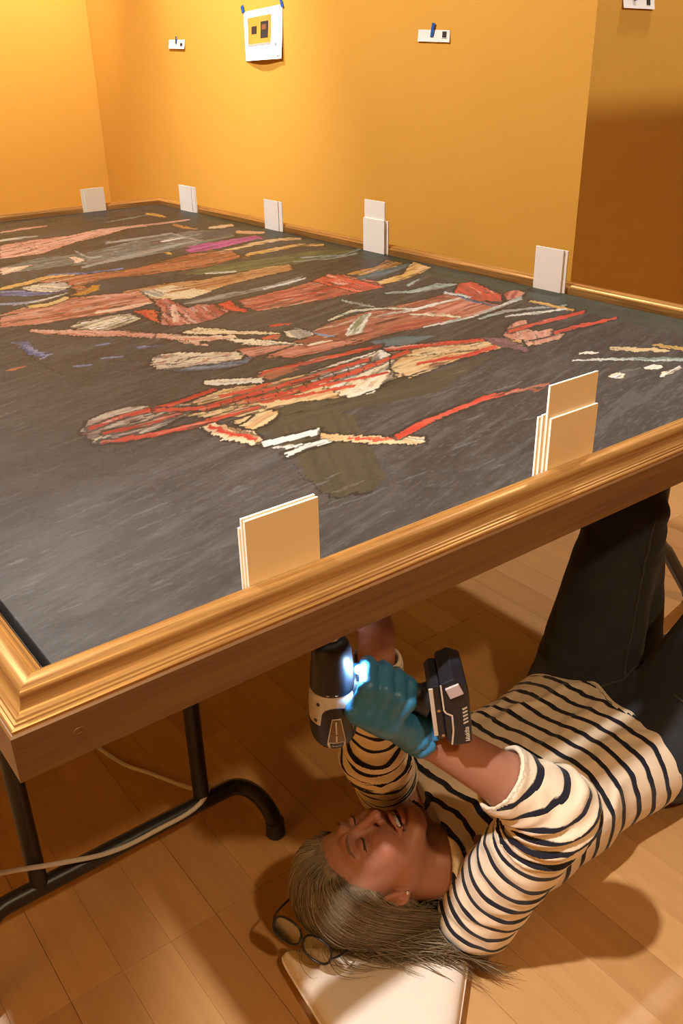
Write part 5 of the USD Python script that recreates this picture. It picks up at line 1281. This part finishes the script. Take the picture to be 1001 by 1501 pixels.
obj('warning_mark', wrap([(.0235, -.030), (.0290, -.030), (.0262, -.0400)], .0008, turn=TURN), plain('warning_print', (.50, .46, .22), .5), dr, smooth=False)
for k in range(2): obj('case_mark', wrap([(-.012 + .012 * k, .0225), (-.0085 + .012 * k, .0222), (-.0085 + .012 * k, .0213), (-.012 + .012 * k, .0216)], .0008, turn=TURN), tool_grey, dr, smooth=False)
# grip
o0 = V([0, 0, .012]); ring = []
def grip_loft():
    gs = [.014, .030, .050, .075, .095, .112, .124]; ws = [.0150, .0150, .0150, .0145, .0145, .0160, .0200]; hs = [.026, .0205, .0185, .0175, .0180, .0200, .026]
    v, f, n = [], [], 28; th = np.linspace(0, 2 * np.pi, n, endpoint=False)
    for g, w, h in zip(gs, ws, hs):
        v.append(o0 + GG * g + np.cos(th)[:, None] * GS * w + np.sin(th)[:, None] * GF * h)
    for i in range(len(gs) - 1):
        for k in range(n): a, b = i * n + k, i * n + (k + 1) % n; f += [[a, b, b + n], [a, b + n, a + n]]
    v = np.vstack(v + [o0 + GG * gs[0], o0 + GG * gs[-1]]); c0, c1 = len(v) - 2, len(v) - 1
    for k in range(n): f += [[c0, (k + 1) % n, k], [c1, (len(gs) - 1) * n + k, (len(gs) - 1) * n + (k + 1) % n]]
    return trimesh.Trimesh(v, f, process=False)
obj('grip', grip_loft(), dark_rub, dr, smooth=40)
trg = m3.Manifold.hull_points(np.vstack([o0 + GG * a + GF * b + GS * c for a in (.027, .044) for b in (.016, .027) for c in (-.006, .006)]).astype(np.float32))
obj('trigger', trg, tool_black, dr)
# battery foot and pack: nn away from the grip, bb along the pack (upwards), ss to the side
bb = V([0, 0, 1.]) - .13 * G0; bb /= np.linalg.norm(bb); nn = G0 - bb * (G0 @ bb); nn /= np.linalg.norm(nn); ss = np.cross(bb, nn)
if ss @ GS < 0: ss = -ss
bo = o0 + GG * .126 + bb * .000
def slab(outline, half, bev=.0025):
    """outline in (nn, bb), extruded across ss with rounded edges"""
    pg = sg.Polygon(outline).buffer(-.004).buffer(.004)
    ms = []
    for e, hh in ((0, half - bev), (bev * .3, half - bev * .3), (bev, half)):
        c = trimesh.creation.extrude_polygon(pg.buffer(-e), 2 * hh, engine='earcut'); c.apply_translation([0, 0, -hh]); ms.append(c)
    m = trimesh.convex.convex_hull(np.vstack([q.vertices for q in ms])) if abs(pg.convex_hull.area - pg.area) < pg.area * .02 else None
    if m is None: m = cat(*ms[:1]); 
    return moved(m, frame_of(nn, bb, ss, bo))
foot = [(-.002, -.036), (.006, -.042), (.014, -.042), (.014, .042), (.004, .042), (-.002, .036)]
obj('battery_foot', slab(foot, .0300), tool_black, dr, smooth=25)
wl = moved(box(-.0015, -.035, .0295, .0040, .040, .0312, .0005), frame_of(nn, bb, ss, bo)); obj('foot_trim', wl, tool_white, dr)
pack = [(.0135, -.041), (.0190, -.052), (.0420, -.052), (.0460, -.047), (.0475, .026), (.0450, .045), (.0300, .053), (.0135, .047)]
obj('battery_pack', slab(pack, .0355, .004), tool_black, dr, smooth=25)
ff = frame_of(nn, bb, ss, bo)
def band(poly, z0=.0352, t=.0007): m = trimesh.creation.extrude_polygon(poly, t, engine='earcut'); m.apply_translation([0, 0, z0]); return moved(m, ff)
line = sg.LineString([(.0138, .046), (.0142, .008), (.0165, .003), (.0235, -.002), (.0230, -.026), (.0195, -.047)]).buffer(.0011)
obj('edge_line', band(line), tool_white, dr, smooth=False)
obj('foot_plate', band(sg.Polygon([(.0150, -.002), (.0215, -.006), (.0210, -.030), (.0175, -.041), (.0145, -.038)]), .0352, .0004), dark_rub, dr, smooth=False)
obj('screw', band(sg.Point(.0100, -.036).buffer(.0022), .0298, .001), steel, dr, smooth=False); obj('screw', band(sg.Point(.0080, .004).buffer(.0022), .0298, .001), steel, dr, smooth=False)
btn = box(-.0090, -.0085, .0, .0090, .0085, .0035, .0008); bpos = bo + nn * .0295 + bb * .0360 + ss * .0345
obj('release_button', moved(btn, frame_of((nn * .95 + bb * .31) / np.linalg.norm(nn * .95 + bb * .31), (bb * .95 - nn * .31) / np.linalg.norm(bb * .95 - nn * .31), ss, bpos)), plain('button_grey', (.52, .45, .48), .4), dr, label='pale grey battery release button')
def lettering(text, h, at, name):
    m = meshkit.text_mesh(text, h, .0005, True); m.apply_transform(frame_of([0, 1, 0], [-1, 0, 0], [0, 0, 1], [at[0], at[1], .0353])); obj(name, moved(m, ff), tool_grey, dr, smooth=False)
lettering('Makita', .0054, (.0425, -.046), 'brand_lettering')
for k in range(5): obj('printed_mark', band(sg.Polygon([(.0365 + .0003 * k, -.018 + .0055 * k), (.0430, -.0150 + .0055 * k), (.0430, -.0125 + .0055 * k), (.0365, -.0152 + .0055 * k)]), .0353, .0004), tool_grey, dr, smooth=False)
# the work lamp above the trigger
led_m = mat('work_lamp_light', {'e': ('emission', {'color': (.42, .68, 1.0), 'strength': 900.0})}, [], surface='e.emission')
lp = trimesh.creation.icosphere(2, .0058); lp.apply_translation(G0 * .0335 + GS * .0150 + V([0, 0, .0510])); obj('work_lamp', lp, led_m, dr, smooth=True, label='lit bluish white LED')
